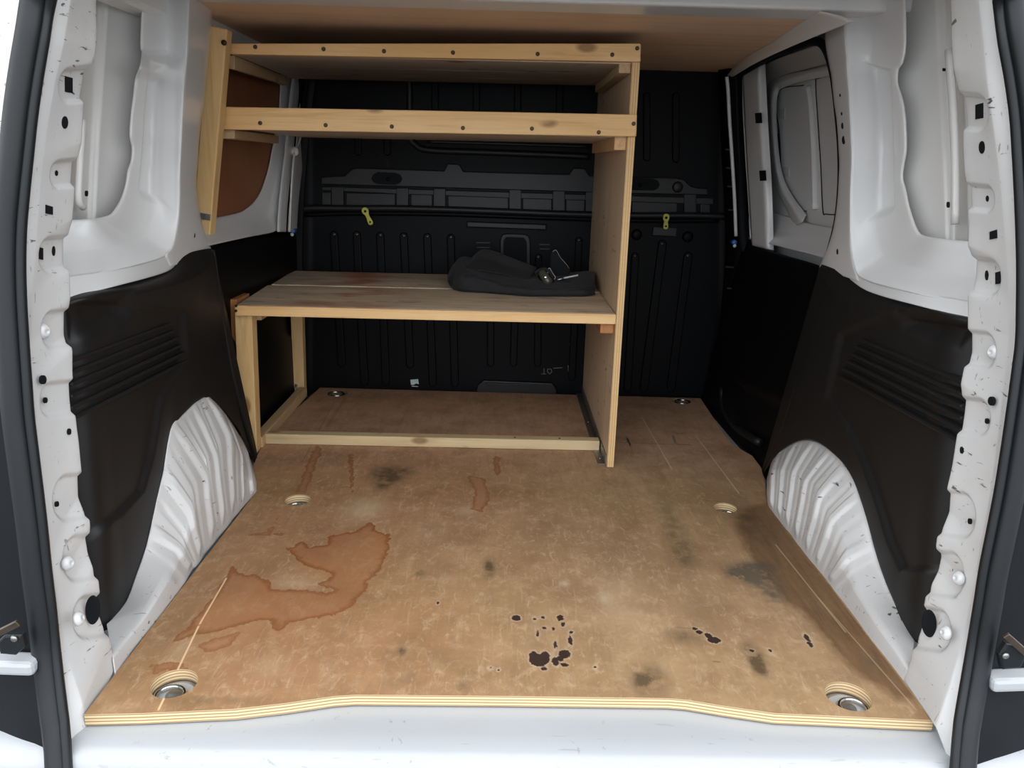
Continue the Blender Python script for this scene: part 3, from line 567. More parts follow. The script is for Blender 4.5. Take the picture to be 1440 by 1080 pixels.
# outer skins seen through the cut-outs, with their vertical pressings
def skin_disp(s, xs):
    def f(px, py, U, V):
        return s*.010*(sstep(xs-26, xs-22, px)*sstep(xs+4, xs, px))
    return f
sheet('quarter_skin', [[(70, -10, -.775), (70, 120, -.785), (70, 240, -.795), (70, 345, -.80)], [(150, -10, -.775), (142, 120, -.785), (135, 240, -.795), (131, 345, -.80)], [(215, -10, -.735), (210, 120, -.742), (200, 240, -.752), (190, 345, -.765)]], 60, 90, M['skin'], WALL['left'], 0, lambda px, py, U, V: -.012*sstep(.30, .33, U)*sstep(.52, .49, U), (1, 0, 0), .001, True)
sheet('quarter_skin', [[(1400, -10, .765), (1400, 120, .775), (1400, 240, .785), (1400, 375, .79)], [(1330, -10, .765), (1336, 120, .775), (1342, 240, .785), (1345, 375, .79)], [(1252, -10, .72), (1254, 120, .726), (1258, 240, .736), (1270, 375, .75)]], 60, 90, M['skin'], WALL['right'], 0, lambda px, py, U, V: .012*sstep(.36, .39, U)*sstep(.60, .57, U), (1, 0, 0), .001, True)
# rounded return of the ledge inside the cut-outs
tube('stiffener_ridge', crom([PX(117, 170, -.772), PX(113, 230, -.772), PX(111, 280, -.775), PX(117, 292, -.777)], 16), .006, M['skin'], WALL['left'], 8)
tube('stiffener_ridge', crom([PX(1334, 70, .755), PX(1340, 150, .762), PX(1343, 230, .768), PX(1343, 315, .772)], 16), .007, M['skin'], WALL['right'], 8)
def wall_marks(side, X, items):
    for (x, y, rx, ry) in items:
        pts = [PX(x+rx*math.cos(g), y+ry*math.sin(g), X(y)) for g in np.linspace(0, 2*math.pi, 12, endpoint=False)]
        plate('hole_disc', pts, (1 if side == 'left' else -1, 0, 0), .004, M['void'], WALL[side], 0)  # dark disc instead of an opening, hole shade put into its colour
wall_marks('left', lambda y: -.667-(y-60)*.00010, [(277, 107, 1.2, 3), (274, 134, 1, 2.5), (272, 151, 1.3, 4.5), (269.5, 171, 2.6, 6), (271, 331, 1.2, 3.5)])
wall_marks('right', lambda y: .648+(y-60)*.00010, [(1184, 134, 1.2, 2.3), (1186, 160, 1, 2.4), (1187, 177, 1.5, 4.5), (1189, 197, 2.5, 6), (1180, 354, 1.3, 4)])
wall_marks('left', lambda y: -.775, [(120, 272, 1, 4)]); wall_marks('right', lambda y: .762, [(1329, 98, 1, 2.2), (1335, 288, 1, 4.2)])

# left window opening blanked with hardboard, its frame and the strip by the bulkhead
def canted(x, y, a=-.765, b=.0714):
    d = ray(x, y); t = (a+b*(CAM[1]-1.9)-CAM[0])/(d[0]-b*d[1]); return CAM+d*t
hb = plate('hardboard_window_blank', [canted(x, y) for x, y in ((276, -5), (415, 60), (407, 118), (402, 160), (392, 205), (385, 240), (374, 276), (358, 300), (345, 303), (300, 312), (262, 318), (258, 180))], (-1, 0, 0), .004, M['hardboard'], None, .0008)
tag(hb, 'dark brown hardboard sheet blanking the left window behind the shelving', 'hardboard sheet')
inner_w = [(x, y, canted(x, y, -.757)[0]) for x, y in ((412, -5), (401, 60), (395, 118), (392, 160), (384, 205), (377, 240), (366, 272), (350, 292), (328, 302), (262, 314))]
outer_w = [(442, -5, -.698), (428, 60, -.698), (418, 118, -.698), (412, 160, -.698), (405, 205, -.698), (400, 250, -.698), (397, 290, -.698), (392, 322, -.698), (345, 334, -.698), (262, 352, -.698)]
sheet('window_surround', [[(p[0]-1, p[1], p[2]-.014) for p in inner_w], inner_w, [((a[0]+b[0])/2, (a[1]+b[1])/2, (a[2]+b[2])/2-.004) for a, b in zip(inner_w, outer_w)], outer_w], 120, 26, M['white'], WALL['left'], 0, None, (1, 0, 0), .0014, True, .5)
strip_a = [(431, -5), (424, 60), (416, 118), (411, 160), (407, 205), (402, 250), (398, 290), (396, 326)]
def vstrip(name, pts, w0, w1, X, mat, par, dd=0.0):
    a = [(x+w0, y, X) for x, y in pts]; b = [(x+w1, y, X) for x, y in pts]
    return sheet(name, [[(p[0], p[1], X-dd) for p in a], a, b, [(p[0], p[1], X-dd) for p in b]], 50, 12, mat, par, 0, None, (1, 0, 0), .0014, True, .2)
vstrip('door_post', strip_a, -6, 6, -.690, M['white'], WALL['left'], .012)
vstrip('door_post', [(x+13, y) for x, y in strip_a], -4, 8, -.688, M['grey_paint'], WALL['left'], .008)
tube('weld_flange', crom([PX(x, y, -.680) for x, y in ((437, 60), (430, 118), (428, 160), (421, 200), (414, 215), (410, 260), (407, 326))], 30), [.003]*30, M['white'], WALL['left'], 8)
lathe('lashing_lug', PX(415, 213, -.680), (-.3, -1, 0), [(.014, 0), (.014, .006), (.007, .010), (0, .010)], M['white'], WALL['left'], 16)

# ------------------------------------------------------------------ wheel arches
def arch(side, cols, nbot):
    s = -1 if side == 'left' else 1
    xb, xm, xt = s*.616, s*.628, s*.676
    C = [[], [], [], []]; rid = []
    for (b, m, t, r) in cols:
        b = (b[0]-s*(4 if len(C[0]) < len(cols)-1 else 0), b[1])
        zb = PZ(b[0], b[1], -.004); C[0].append((b[0], b[1], zb[0])); mm = ((b[0]*.35+m[0]*.65), (b[1]*.35+m[1]*.65))
        C[1].append((mm[0], mm[1], zb[0]+s*.004)); C[2].append((m[0], m[1], zb[0]+s*.014)); C[3].append((t[0], t[1], xt)); rid.append(r)
    n = len(cols); rid = np.array(rid, float)
    def d(px, py, U, V):
        w_ = np.interp(V, np.linspace(0, 1, n), rid) ; env = sstep(.03, .16, U)*sstep(1.02, .86, U)
        sm = (sstep(.25, .8, w_)*.0070-sstep(-.45, -.95, w_)*.0022)*env; return -s*sm
    o = sheet('wheel_arch', C, 420, 60, M['white_arch'], WALL[side], 0, d, (1, 0, .25), .0014, True, .45)
    return o
colsL = [((158, 950), (157, 915), (150, 878), 0), ((182, 915), (174, 893), (160, 868), 0), ((212, 878), (199, 862), (178, 845), 0), ((240, 842), (222, 822), (192, 808), 0), ((256, 820), (237, 795), (204, 774), -1), ((266, 802), (247, 768), (211, 745), 1), ((273, 796), (256, 748), (220, 704), -1), ((279, 788), (264, 712), (229, 664), 1), ((284, 780), (272, 680), (236, 622), -1), ((296, 766), (287, 665), (243, 596), 1), ((303, 757), (290, 640), (258, 582), -1), ((311, 748), (302, 640), (272, 568), 1), ((317, 741), (307, 625), (281, 562), -1), ((324, 731), (321, 612), (292, 557), 1), ((330, 724), (331, 625), (305, 568), -1), ((338, 714), (338, 640), (318, 584), .6), ((344, 707), (346, 655), (330, 602), -.6), ((350, 700), (350, 665), (342, 622), .8), ((356, 694), (357, 668), (351, 645), -.3), ((361, 690), (361, 678), (359, 668), 0)]
arch('left', colsL, 0)
colsR = [((1280, 968), (1281, 935), (1286, 897), 0), ((1255, 935), (1261, 903), (1272, 870), 0), ((1225, 897), (1237, 868), (1256, 838), 0), ((1200, 862), (1217, 834), (1243, 806), 0), ((1178, 834), (1203, 806), (1236, 788), -1), ((1168, 820), (1195, 780), (1228, 762), 1), ((1160, 810), (1183, 750), (1218, 724), -1), ((1150, 798), (1172, 728), (1208, 694), 1), ((1143, 790), (1163, 715), (1202, 676), -1), ((1136, 781), (1155, 694), (1188, 654), 1), ((1129, 772), (1144, 680), (1178, 641), -1), ((1122, 763), (1135, 675), (1167, 631), 1), ((1116, 754), (1127, 668), (1155, 624), -1), ((1110, 747), (1118, 662), (1143, 619), 1), ((1105, 741), (1111, 662), (1131, 618), -1), ((1100, 734), (1102, 660), (1120, 620), 1), ((1095, 728), (1096, 660), (1108, 626), -1), ((1090, 721), (1089, 662), (1097, 634), 1), ((1085, 714), (1083, 672), (1086, 648), -.6), ((1079, 706), (1078, 690), (1079, 672), 0)]
arch('right', colsR, 0)

# ------------------------------------------------------------------ black trim panels
def trim_panel(side, label, top, crest, low, fwd, vents, recess, groove):
    s = -1 if side == 'left' else 1
    root = empty('side_trim_panel', (s*.69, 1.3, .1)); tag(root, label, 'trim panel')
    X = lambda y: s*(.676)
    A = [(x, y, s*xx) for (x, y, xx) in top]; B = [(x, y, s*xx) for (x, y, xx) in crest]; Cc = [(x, y, s*xx) for (x, y, xx) in low]
    m1 = [((a[0]*.66+b[0]*.34), (a[1]*.66+b[1]*.34), (a[2]*.66+b[2]*.34)) for a, b in zip(B, Cc)]; m2 = [((a[0]*.33+b[0]*.67), (a[1]*.33+b[1]*.67), (a[2]*.33+b[2]*.67)) for a, b in zip(B, Cc)]
    def d(px, py, U, V):
        h = np.zeros_like(px); h += .016*bump_at(px, py, recess, 13, 3)
        dg = sd_poly(np.stack([px, py], -1), groove); h += .008*sstep(4, -4, dg)
        return s*h
    o = sheet('panel_skin', [A, B, m1, m2, Cc], 300, 150, M['black'], root, 0, d, (1, 0, 0), .002, True, .25)
    for k, (p, q) in enumerate(vents):
        vx = .6735 if s < 0 else .6665; a = PX(p[0], p[1], s*(vx+.001)); b = PX(q[0], q[1], s*vx)
        beam('vent_slat', a, b, .012, .0065, (1, 0, .3), M['black'], root, .0022)
    tube('panel_edge', crom([PX(x, y, s*xx) for (x, y, xx) in fwd], 24), .006, M['black'], root, 8)
    return root
trim_panel('left', 'black plastic side trim panel with slotted vent, above the left wheel arch', 
    [(72, 420, .715), (120, 410, .690), (150, 403, .690), (200, 392, .690), (236, 382, .690), (252, 366, .690), (266, 356, .690), (280, 352, .690), (292, 350, .690), (298, 350, .692)],
    [(72, 436, .70), (120, 425, .666), (150, 416, .664), (190, 412, .664), (235, 402, .664), (262, 394, .664), (280, 386, .666), (290, 378, .674), (297, 368, .678), (300, 356, .682)],
    [(112, 892, .715), (153, 884, .680), (180, 850, .678), (206, 772, .678), (224, 690, .678), (238, 616, .678), (258, 581, .674), (290, 559, .674), (330, 596, .680), (368, 668, .690)],
    [(299, 352, .686), (306, 400, .684), (318, 480, .682), (335, 560, .680), (352, 622, .682), (366, 668, .690)],
    [((96, 509+16.5*k), (238+5.2*k, 456+10*k)) for k in range(6)],
    [(105, 430), (140, 418), (185, 412), (191, 425), (182, 447), (160, 462), (125, 470), (109, 474)],
    [(85, 420), (85, 780), (128, 755), (170, 722), (200, 690), (214, 640), (228, 560), (262, 500), (258, 440), (200, 430)])
trim_panel('right', 'black plastic side trim panel with slotted vent, above the right wheel arch',
    [(1390, 448, .705), (1335, 440, .678), (1292, 428, .678), (1260, 420, .678), (1228, 410, .678), (1210, 400, .678), (1190, 386, .678), (1175, 379, .678), (1165, 375, .678), (1156, 372, .680)],
    [(1390, 460, .69), (1335, 448, .660), (1300, 440, .660), (1262, 438, .660), (1228, 432, .660), (1200, 424, .660), (1184, 414, .660), (1170, 406, .662), (1160, 395, .666), (1152, 380, .670)],
    [(1328, 908, .705), (1285, 900, .672), (1256, 842, .670), (1236, 790, .670), (1218, 725, .670), (1200, 674, .670), (1178, 643, .667), (1140, 618, .667), (1100, 632, .668), (1068, 675, .682)],
    [(1155, 376, .676), (1150, 420, .676), (1136, 490, .674), (1118, 550, .673), (1098, 610, .674), (1072, 665, .682)],
    [((1356, 537+17*k), (1212-6.2*k, 477+10.2*k)) for k in range(6)],
    [(1262, 440), (1300, 438), (1358, 452), (1352, 470), (1340, 483), (1300, 476), (1268, 460)],
    [(1366, 462), (1366, 800), (1310, 800), (1268, 800), (1250, 760), (1232, 700), (1210, 640), (1190, 600), (1162, 560), (1180, 470), (1240, 445)])

# forward trim panels and the panel under the sliding door
def fwd_panel(name, s, label, top, base, kids):
    root = empty(name, (s*.74, 2.3, .2)); tag(root, label, 'trim panel')
    A = [(x, y, s*xx) for (x, y, xx) in top]; B = [(x, y, s*xx) for (x, y, xx) in base]
    up = [(x, y+7, s*(xx-.012)) for (x, y, xx) in top]
    m1 = [((a[0]+b[0])/2, (a[1]+b[1])/2, (a[2]+b[2])/2) for a, b in zip(up, B)]
    sheet('panel_skin', [A, up, m1, B], 60, 60, M['black_deep'], root, 0, kids, (1, 0, 0), .002, True, .3)
    return root
fl = fwd_panel('forward_trim_panel', -1, 'black trim panel on the left wall behind the shelf legs', [(270, 356, .73), (330, 338, .73), (380, 331, .73), (428, 326, .73)], [(295, 700, .735), (350, 650, .735), (400, 590, .735), (446, 552, .735)],
    lambda px, py, U, V: -.012*bump_at(px, py, [(300, 420), (412, 390), (412, 470), (330, 480)], 8))
fr = fwd_panel('forward_trim_panel', 1, 'black lower door trim panel beneath the sliding door window area', [(1185, 390, .745), (1150, 373, .745), (1100, 358, .745), (1062, 345, .745), (1046, 334, .745)], [(1110, 735, .66), (1074, 680, .685), (1061, 648, .69), (1030, 624, .682), (986, 561, .682)],
    lambda px, py, U, V: .016*bump_at(px, py, [(1034, 540), (1100, 570), (1120, 640), (1070, 640), (1040, 600)], 5)+.008*bump_at(px, py, [(1060, 390), (1140, 400), (1110, 540), (1045, 520)], 5))
tube('pull_edge', [PX(x, y, .738) for x, y in ((1057, 392), (1058, 420), (1058, 448))], .0016, M['steel'], fr, 6)
tube('kick_moulding', crom([PX(x, y, .694) for x, y in ((1016, 545), (1018, 570), (1030, 595), (1052, 612), (1068, 622))], 16), .012, M['black'], fr, 8)

# ------------------------------------------------------------------ sliding door on the right
door = empty('door_1', (.75, 2.3, .3)); tag(door, kind='structure')
XD = .80
sheet('door_skin', [[(1020, -5, .80), (1020, 200, .80), (1024, 380, .80)], [(1100, -5, .80), (1100, 200, .80), (1100, 400, .80)], [(1215, -5, .80), (1215, 200, .80), (1215, 420, .80)]], 40, 40, M['white'], door, 0, None, (1, 0, 0), .002)
def framering(name, out, inn, X0, X1, mat, par, n=120, closed=False):
    o_ = [(x, y, X0) for x, y in out]; i_ = [(x, y, X1) for x, y in inn]
    return sheet(name, [o_, [((a[0]*.7+b[0]*.3), (a[1]*.7+b[1]*.3), X0*.85+X1*.15) for a, b in zip(o_, i_)], i_, [(a[0], a[1], X1+.02) for a in i_]], n, 16, mat, par, 0, None, (1, 0, 0), .0014, True, .5)
# pillar side of the door with the two dark pads, then the stepped frame
sheet('door_frame_strip', [[(1044, 103, .684), (1047, 170, .697), (1052, 260, .712), (1057, 345, .736)], [(1066, 94, .690), (1068, 170, .703), (1074, 262, .719), (1078, 350, .742)], [(1076, 90, .712), (1080, 170, .725), (1086, 275, .742), (1088, 352, .762)]], 60, 20, M['white'], door, 0, None, (1, 0, 0), .0014, True, .4)
for (x, y) in ((1067, 166), (1073, 247)):
    plate('square_pad', [PX(x+a, y+b, .698 if y < 200 else .7115) for a, b in ((-4.5, -7), (4, -7.5), (5, 7), (-3.5, 7.5))], (-1, 0, 0), .002, M['void'], door, 0)
sheet('door_top_frame', [[(1040, 108, .745), (1090, 84, .745), (1140, 66, .745), (1180, 55, .745)], [(1046, 120, .765), (1090, 98, .765), (1140, 82, .765), (1185, 72, .765)], [(1080, 122, .79), (1100, 108, .79), (1140, 96, .79), (1190, 84, .79)]], 50, 16, M['grey_paint'], door, 0, None, (1, 0, 0), .0014, True, .4)
sheet('door_inner_ring', [[(1190, 88, .788), (1130, 100, .788), (1095, 108, .788), (1080, 120, .788), (1078, 160, .788), (1082, 220, .788), (1090, 262, .788), (1104, 290, .788), (1118, 318, .788)], [(1190, 94, .776), (1130, 106, .776), (1100, 114, .776), (1087, 126, .776), (1085, 165, .776), (1089, 220, .776), (1096, 256, .776), (1110, 284, .776), (1128, 312, .776)], [(1190, 102, .79), (1135, 113, .79), (1105, 122, .79), (1094, 132, .79), (1092, 170, .79), (1096, 220, .79), (1102, 250, .79), (1115, 276, .79), (1134, 302, .79)]], 100, 14, M['white'], door, 0, None, (1, 0, 0), .0014, True, .9)
tube('outline_bead', crom([PX(x, y, .797) for x, y in ((1130, 120), (1100, 124), (1093, 135), (1091, 150), (1096, 190), (1099, 250), (1106, 270), (1118, 292), (1122, 297), (1134, 297))], 60), .0015, M['black'], door, 6)
tube('outline_bead', crom([PX(x, y, .797) for x, y in ((1170, 104), (1151, 110), (1147, 116), (1150, 170), (1154, 230), (1157, 295), (1162, 301), (1178, 302))], 60), .0015, M['black'], door, 6)
tube('pressed_rib', crom([PX(x, y, .794) for x, y in ((1137, 122), (1141, 150), (1145, 220), (1147, 294))], 24), .009, M['white'], door, 10, False, .7)
for (x, y) in ((1100, 160), (1106, 242)): plate('square_pad', [PX(x+a, y+b, .799) for a, b in ((-4, -7), (4, -7), (4, 7), (-3, 7))], (-1, 0, 0), .002, M['grey_paint'], door, 0)
plate('slot', [PX(x, y, .799) for x, y in ((1092, 188), (1095, 188), (1099, 247), (1096, 247))], (-1, 0, 0), .003, M['void'], door, 0)
sheet('door_sill_frame', [[(1062, 300, .79), (1090, 300, .79), (1130, 312, .79), (1180, 322, .79)], [(1056, 318, .775), (1090, 322, .775), (1130, 332, .775), (1180, 342, .775)], [(1048, 335, .745), (1090, 345, .745), (1130, 355, .745), (1180, 368, .745)]], 50, 20, M['white'], door, 0, None, (1, 0, 0), .0014, True, .6)
sealp = [(1047, 352), (1045, 330), (1042, 280), (1039, 220), (1036, 160), (1035, 124), (1038, 106), (1050, 97), (1085, 77), (1120, 65), (1142, 58), (1156, 62), (1164, 78), (1171, 110), (1177, 160), (1181, 210), (1181, 260), (1176, 310), (1166, 350), (1158, 370)]
Xs = np.interp(np.arange(len(sealp)), [0, 3, 5, 9, 12, 15, 19], [.735, .705, .682, .684, .686, .688, .705])
sl = crom([PX(x, y, xv) for (x, y), xv in zip(sealp, Xs)], 90)
wd = np.interp(np.linspace(0, 1, 90), [0, .32, .42, .6, .68, 1], [.0165, .0155, .012, .009, .006, .005])
tag(tube('sliding_door_seal', sl, wd, M['void'], None, 10), 'black rubber seal looping around the sliding door opening on the right', 'door seal')
# bright edge and dark strips between bulkhead and sliding door
tube('weld_flange', crom([PY(x, y, 2.45) for x, y in ((1022, 108), (1024, 130), (1026, 170), (1030, 230), (1033, 280), (1035, 332))], 30), .0055, M['white'], WALL['right'], 8)
tube('weld_flange', crom([PX(x, y, .70+(y-110)*.00015) for x, y in ((1045, 110), (1046, 160), (1050, 230), (1054, 290), (1056, 335))], 30), .0035, M['white'], WALL['right'], 8)
sheet('door_post', [[(1010, 90, 2.56), (1014, 200, 2.56), (1020, 345, 2.56), (1010, 480, 2.56), (1000, 560, 2.56)], [(1022, 90, 2.52), (1026, 200, 2.52), (1034, 345, 2.52), (1026, 480, 2.52), (1014, 575, 2.52)], [(1036, 90, 2.5), (1040, 200, 2.5), (1048, 345, 2.5), (1050, 480, 2.5), (1040, 590, 2.5)]], 50, 12, M['black_deep'], WALL['right'], 1, None, (1, 0, 0), .002)
for (x, y) in ((1026, 210), (1027, 236), (1029, 262), (1030, 295), (1028, 405), (1026, 375)):
    beam('post_clip', PY(x-6, y, 2.50), PY(x+6, y+1, 2.50), .006, .008, (0, 0, 1), M['black_lit'], WALL['right'], .001)
sheet('door_post', [[(432, 100, 2.57), (418, 200, 2.57), (404, 330, 2.57), (408, 470, 2.57), (412, 560, 2.57)], [(438, 100, 2.58), (426, 200, 2.58), (412, 330, 2.58), (418, 470, 2.58), (424, 560, 2.58)], [(446, 100, 2.585), (434, 200, 2.585), (426, 330, 2.585), (428, 470, 2.585), (434, 560, 2.585)]], 50, 12, M['black_deep'], WALL['left'], 1, None, (1, 0, 0), .002)
for (p, lb) in (((411, 325), 'blue capped push clip at the left end of the bulkhead'), ((1033, 341), 'blue capped push clip at the right end of the bulkhead')):
    c = PY(p[0], p[1], 2.44); cl = empty('push_clip', c); tag(cl, lb, 'clip')
    lathe('cap', c, (0, -1, 0), [(.008, -.03), (.008, 0), (.006, .004), (0, .004)], M['blue'], cl, 14); lathe('pin', c+np.array((0, -.004, -.010)), (0, -1, 0), [(.006, 0), (.005, .003), (0, .003)], M['label_white'], cl, 12)

# ------------------------------------------------------------------ bulkhead
YB = 2.62
def BP(pts, y=YB): return [PY(a, b, y) for a, b in pts]
bk = empty('wall_back', (0, YB, 0)); tag(bk, kind='structure')
def bulk_disp(px, py, U, V):
    h = np.zeros_like(px)
    h += .030*sstep(440, 415, px)+.030*sstep(1010, 1040, px)*1.0                       # moulding turns forward at both ends
    return -h
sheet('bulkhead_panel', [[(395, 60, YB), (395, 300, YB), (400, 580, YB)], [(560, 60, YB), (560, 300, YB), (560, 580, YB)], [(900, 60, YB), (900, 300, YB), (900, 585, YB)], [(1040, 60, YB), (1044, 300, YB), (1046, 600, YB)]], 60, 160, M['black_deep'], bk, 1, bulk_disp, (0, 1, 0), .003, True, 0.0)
box('bulkhead_backing', -.84, .86, 2.66, 2.68, -.25, 1.16, M['black_deep'], bk, .002)
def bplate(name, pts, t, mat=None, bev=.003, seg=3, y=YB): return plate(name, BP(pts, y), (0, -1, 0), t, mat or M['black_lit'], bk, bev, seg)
def capsule(x0, y0, x1, y1, r0, r1=None, n=7):
    r1 = r1 or r0; P = []
    for g in np.linspace(math.pi, 2*math.pi, n): P.append((x0+r0*math.cos(g), y0+r0*math.sin(g)))
    for g in np.linspace(0, math.pi, n): P.append((x1+r1*math.cos(g), y1+r1*math.sin(g)))
    return P
# cross beam with raised tabs
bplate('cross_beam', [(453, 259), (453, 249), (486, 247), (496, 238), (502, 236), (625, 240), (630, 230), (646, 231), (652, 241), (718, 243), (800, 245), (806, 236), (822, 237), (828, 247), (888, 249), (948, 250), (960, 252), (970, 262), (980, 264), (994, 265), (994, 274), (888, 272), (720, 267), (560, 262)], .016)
for c in (((522+566)//2, 251, 22), (898, 259, 30)):
    x, y, hw = c; pts = [(x-hw+9, y-9), (x+hw-9, y-8), (x+hw-3, y-5), (x+hw, y+.5), (x+hw-3, y+6), (x+hw-9, y+9), (x-hw+9, y+8), (x-hw+3, y+5), (x-hw, y), (x-hw+3, y-6)]
    plate('slot_dark_plate', BP(pts, YB-.0160), (0, -1, 0), .0012, M['void'], bk, 0); lathe('slot_bolt', PY(x+2, y+1, YB-.0172), (0, -1, 0), [(.006, 0), (.006, .003), (0, .003)], M['black_deep'], bk, 12)  # dark plate on the beam stands in for shade in the slot
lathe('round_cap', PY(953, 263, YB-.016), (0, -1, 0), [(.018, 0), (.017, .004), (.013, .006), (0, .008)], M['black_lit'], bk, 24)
# row of pressed boxes and ties below the beam
bplate('lower_rail', [(453, 268), (453, 262), (560, 265), (720, 270), (888, 275), (1003, 278), (1003, 288), (888, 284), (720, 279), (560, 273)], .008)
for (x0, x1, y) in ((487, 556, 271), (578, 608, 273), (630, 715, 275), (735, 776, 277), (796, 822, 279), (842, 850, 281), (888, 952, 283), (984, 998, 285), (453, 466, 270)):
    bplate('pressed_box', [(x0, y), (x1, y+(x1-x0)*.018), (x1, y+22+(x1-x0)*.012), (x0, y+22)], .006, None, .0025)
for x in (476, 567, 619, 725, 786, 832, 970):
    yy = 262+(x-453)*.0165; bplate('tie_strap', [(x-9, yy), (x+8, yy+.3), (x+8, yy+30), (x-9, yy+29)], .013, None, .002)
# rolled lip between upper and lower halves
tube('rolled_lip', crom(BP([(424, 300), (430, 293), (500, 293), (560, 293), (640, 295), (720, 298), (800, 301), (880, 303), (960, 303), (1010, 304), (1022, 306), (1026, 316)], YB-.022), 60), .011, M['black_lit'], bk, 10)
tube('rolled_lip', crom(BP([(428, 302), (500, 300), (620, 301), (760, 306), (900, 310), (1010, 310)], YB-.012), 60), .008, M['black_deep'], bk, 10)
# ribs of the lower half
for (x0, y0, x1, y1, r) in ((470, 330, 481, 510, 5.5), (502, 330, 513, 536, 5.5), (535, 331, 543, 536, 5.5), (568, 332, 577, 512, 5.5), (601, 333, 609, 538, 5.5), (634, 334, 640, 538, 5.5), (757, 362, 756, 510, 5), (725, 420, 722, 510, 5), (690, 420, 690, 510, 5), (814, 338, 804, 530, 5), (893, 360, 882, 545, 5.5), (931, 343, 905, 545, 6), (967, 360, 943, 545, 6)):
    bplate('stiffening_rib', capsule(x0, y0, x1, y1, r), .012, M['black_deep'], .004, 3)
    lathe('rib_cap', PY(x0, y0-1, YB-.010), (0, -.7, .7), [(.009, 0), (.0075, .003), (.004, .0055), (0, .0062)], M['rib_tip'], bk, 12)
bplate('grab_bar', [(657, 311), (768, 315), (768, 323), (657, 319)], .022, None, .004)
bplate('centre_socket', [(703, 338), (706, 330), (712, 328), (738, 329), (744, 332), (746, 340), (746, 395), (703, 395)], .012, M['black_lit'], .004); plate('socket_dark_plate', BP([(708, 338), (712, 333), (737, 334), (741, 341), (741, 395), (708, 395)], YB-.0125), (0, -1, 0), .001, M['void'], bk, 0)  # dark plate on the socket stands in for the shade inside it
for (x0, x1, y) in ((669, 690, 341), (670, 689, 347.5), (758, 773, 343.5), (759, 773, 349.5)): bplate('slot_bar', [(x0, y-1.4), (x1, y-1), (x1, y+1.6), (x0, y+1.3)], .010, M['rubber'], .001)
for (x, y, r) in ((967, 333, 8), (895, 330, 8)): lathe('round_boss', PY(x, y, YB), (0, -1, 0), [(r*.0024, 0), (r*.0022, .006), (r*.0014, .009), (0, .009)], M['black_deep'], bk, 20)
bplate('clip_bracket', [(918, 318), (952, 320), (950, 333), (916, 331)], .010, None, .003)
bplate('foot_hatch', [(667, 560), (672, 540), (680, 533), (776, 537), (782, 545), (784, 560)], .018, M['black_lit'], .004); bplate('hatch_lip', [(684, 536), (752, 538), (752, 541), (684, 539)], .024, M['black_lit'], .001)
plate('warning_sticker', BP([(577, 534), (588, 533), (589, 540), (585, 539), (582, 541), (578, 541)], YB-.003), (0, -1, 0), .0015, M['label_white'], bk, 0); plate('warning_sticker', BP([(579, 542.5), (588, 543), (588, 543.8), (579, 543.4)], YB-.003), (0, -1, 0), .0015, M['label_white'], bk, 0)
def chalk(pts): tube('chalk_stroke', BP(pts, YB-.0035), .0011, M['chalk'], bk, 5)
chalk([(765, 518), (765, 526)]); chalk([(761, 526), (768, 526)]); chalk([(770, 519), (775, 519), (776, 523), (773, 526), (770, 523), (770, 519)]); chalk([(778, 518), (791, 517)]); chalk([(799, 514), (799, 522), (804, 521), (800, 519)])
chalk([(801, 484), (807, 482)]); chalk([(852, 315), (866, 317), (872, 316), (880, 314)])
# upper half: raised window moulding and ribs
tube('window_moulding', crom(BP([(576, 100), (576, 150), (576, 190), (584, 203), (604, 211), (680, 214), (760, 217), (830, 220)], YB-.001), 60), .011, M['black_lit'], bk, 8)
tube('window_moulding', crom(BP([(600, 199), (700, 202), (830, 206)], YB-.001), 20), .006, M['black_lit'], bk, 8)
for (x0, y0, x1, y1) in ((612, 120, 612, 170), (670, 120, 670, 170), (728, 120, 728, 170), (787, 120, 787, 170), (504, 188, 504, 214), (545, 188, 545, 214), (909, 135, 909, 222), (950, 135, 950, 224)):
    bplate('stiffening_rib', capsule(x0, y0, x1, y1, 5), .012, M['black_deep'], .004, 3)
for i, (pts, lb) in enumerate((([(514, 297), (521, 312)], 'yellow toggle tag on the bulkhead above the table, left one'), ([(936.5, 306), (936, 318)], 'yellow toggle tag on the bulkhead right of the divider'))):
    a = PY(*pts[0], YB-.040); b = PY(*pts[1], YB-.040); t = empty('toggle_tag', a); tag(t, lb, 'toggle')
    d = (b-a)/np.linalg.norm(b-a); sd = np.cross(d, (0, 1, 0)); P = []
    L = np.linalg.norm(b-a)
    for g in np.linspace(math.pi*.15, math.pi*.85+math.pi*0, 2): pass
    prof = [(-.013, 0), (-.011, .007), (-.004, .011), (.004, .0105), (.012, .0065), (L*.55, .0060), (L-.006, .0080), (L+.004, .0085), (L+.009, .005), (L+.010, 0)]
    P = [a+d*u+sd*v for u, v in prof]+[a+d*u-sd*v for u, v in prof[-2:0:-1]]
    plate('strap', P, (0, -1, 0), .006, M['yellow'], t, .0015)
    for q, r in ((a, .0042), (b, .003)): lathe('eyelet', q+np.array((0, -.006, 0)), (0, -1, 0), [(r, 0), (r, .0008), (0, .0008)], M['void'], t, 12)
    lathe('stud', a, (0, 1, 0), [(.006, 0), (.006, .028), (0, .028)], M['black_lit'], t, 12)

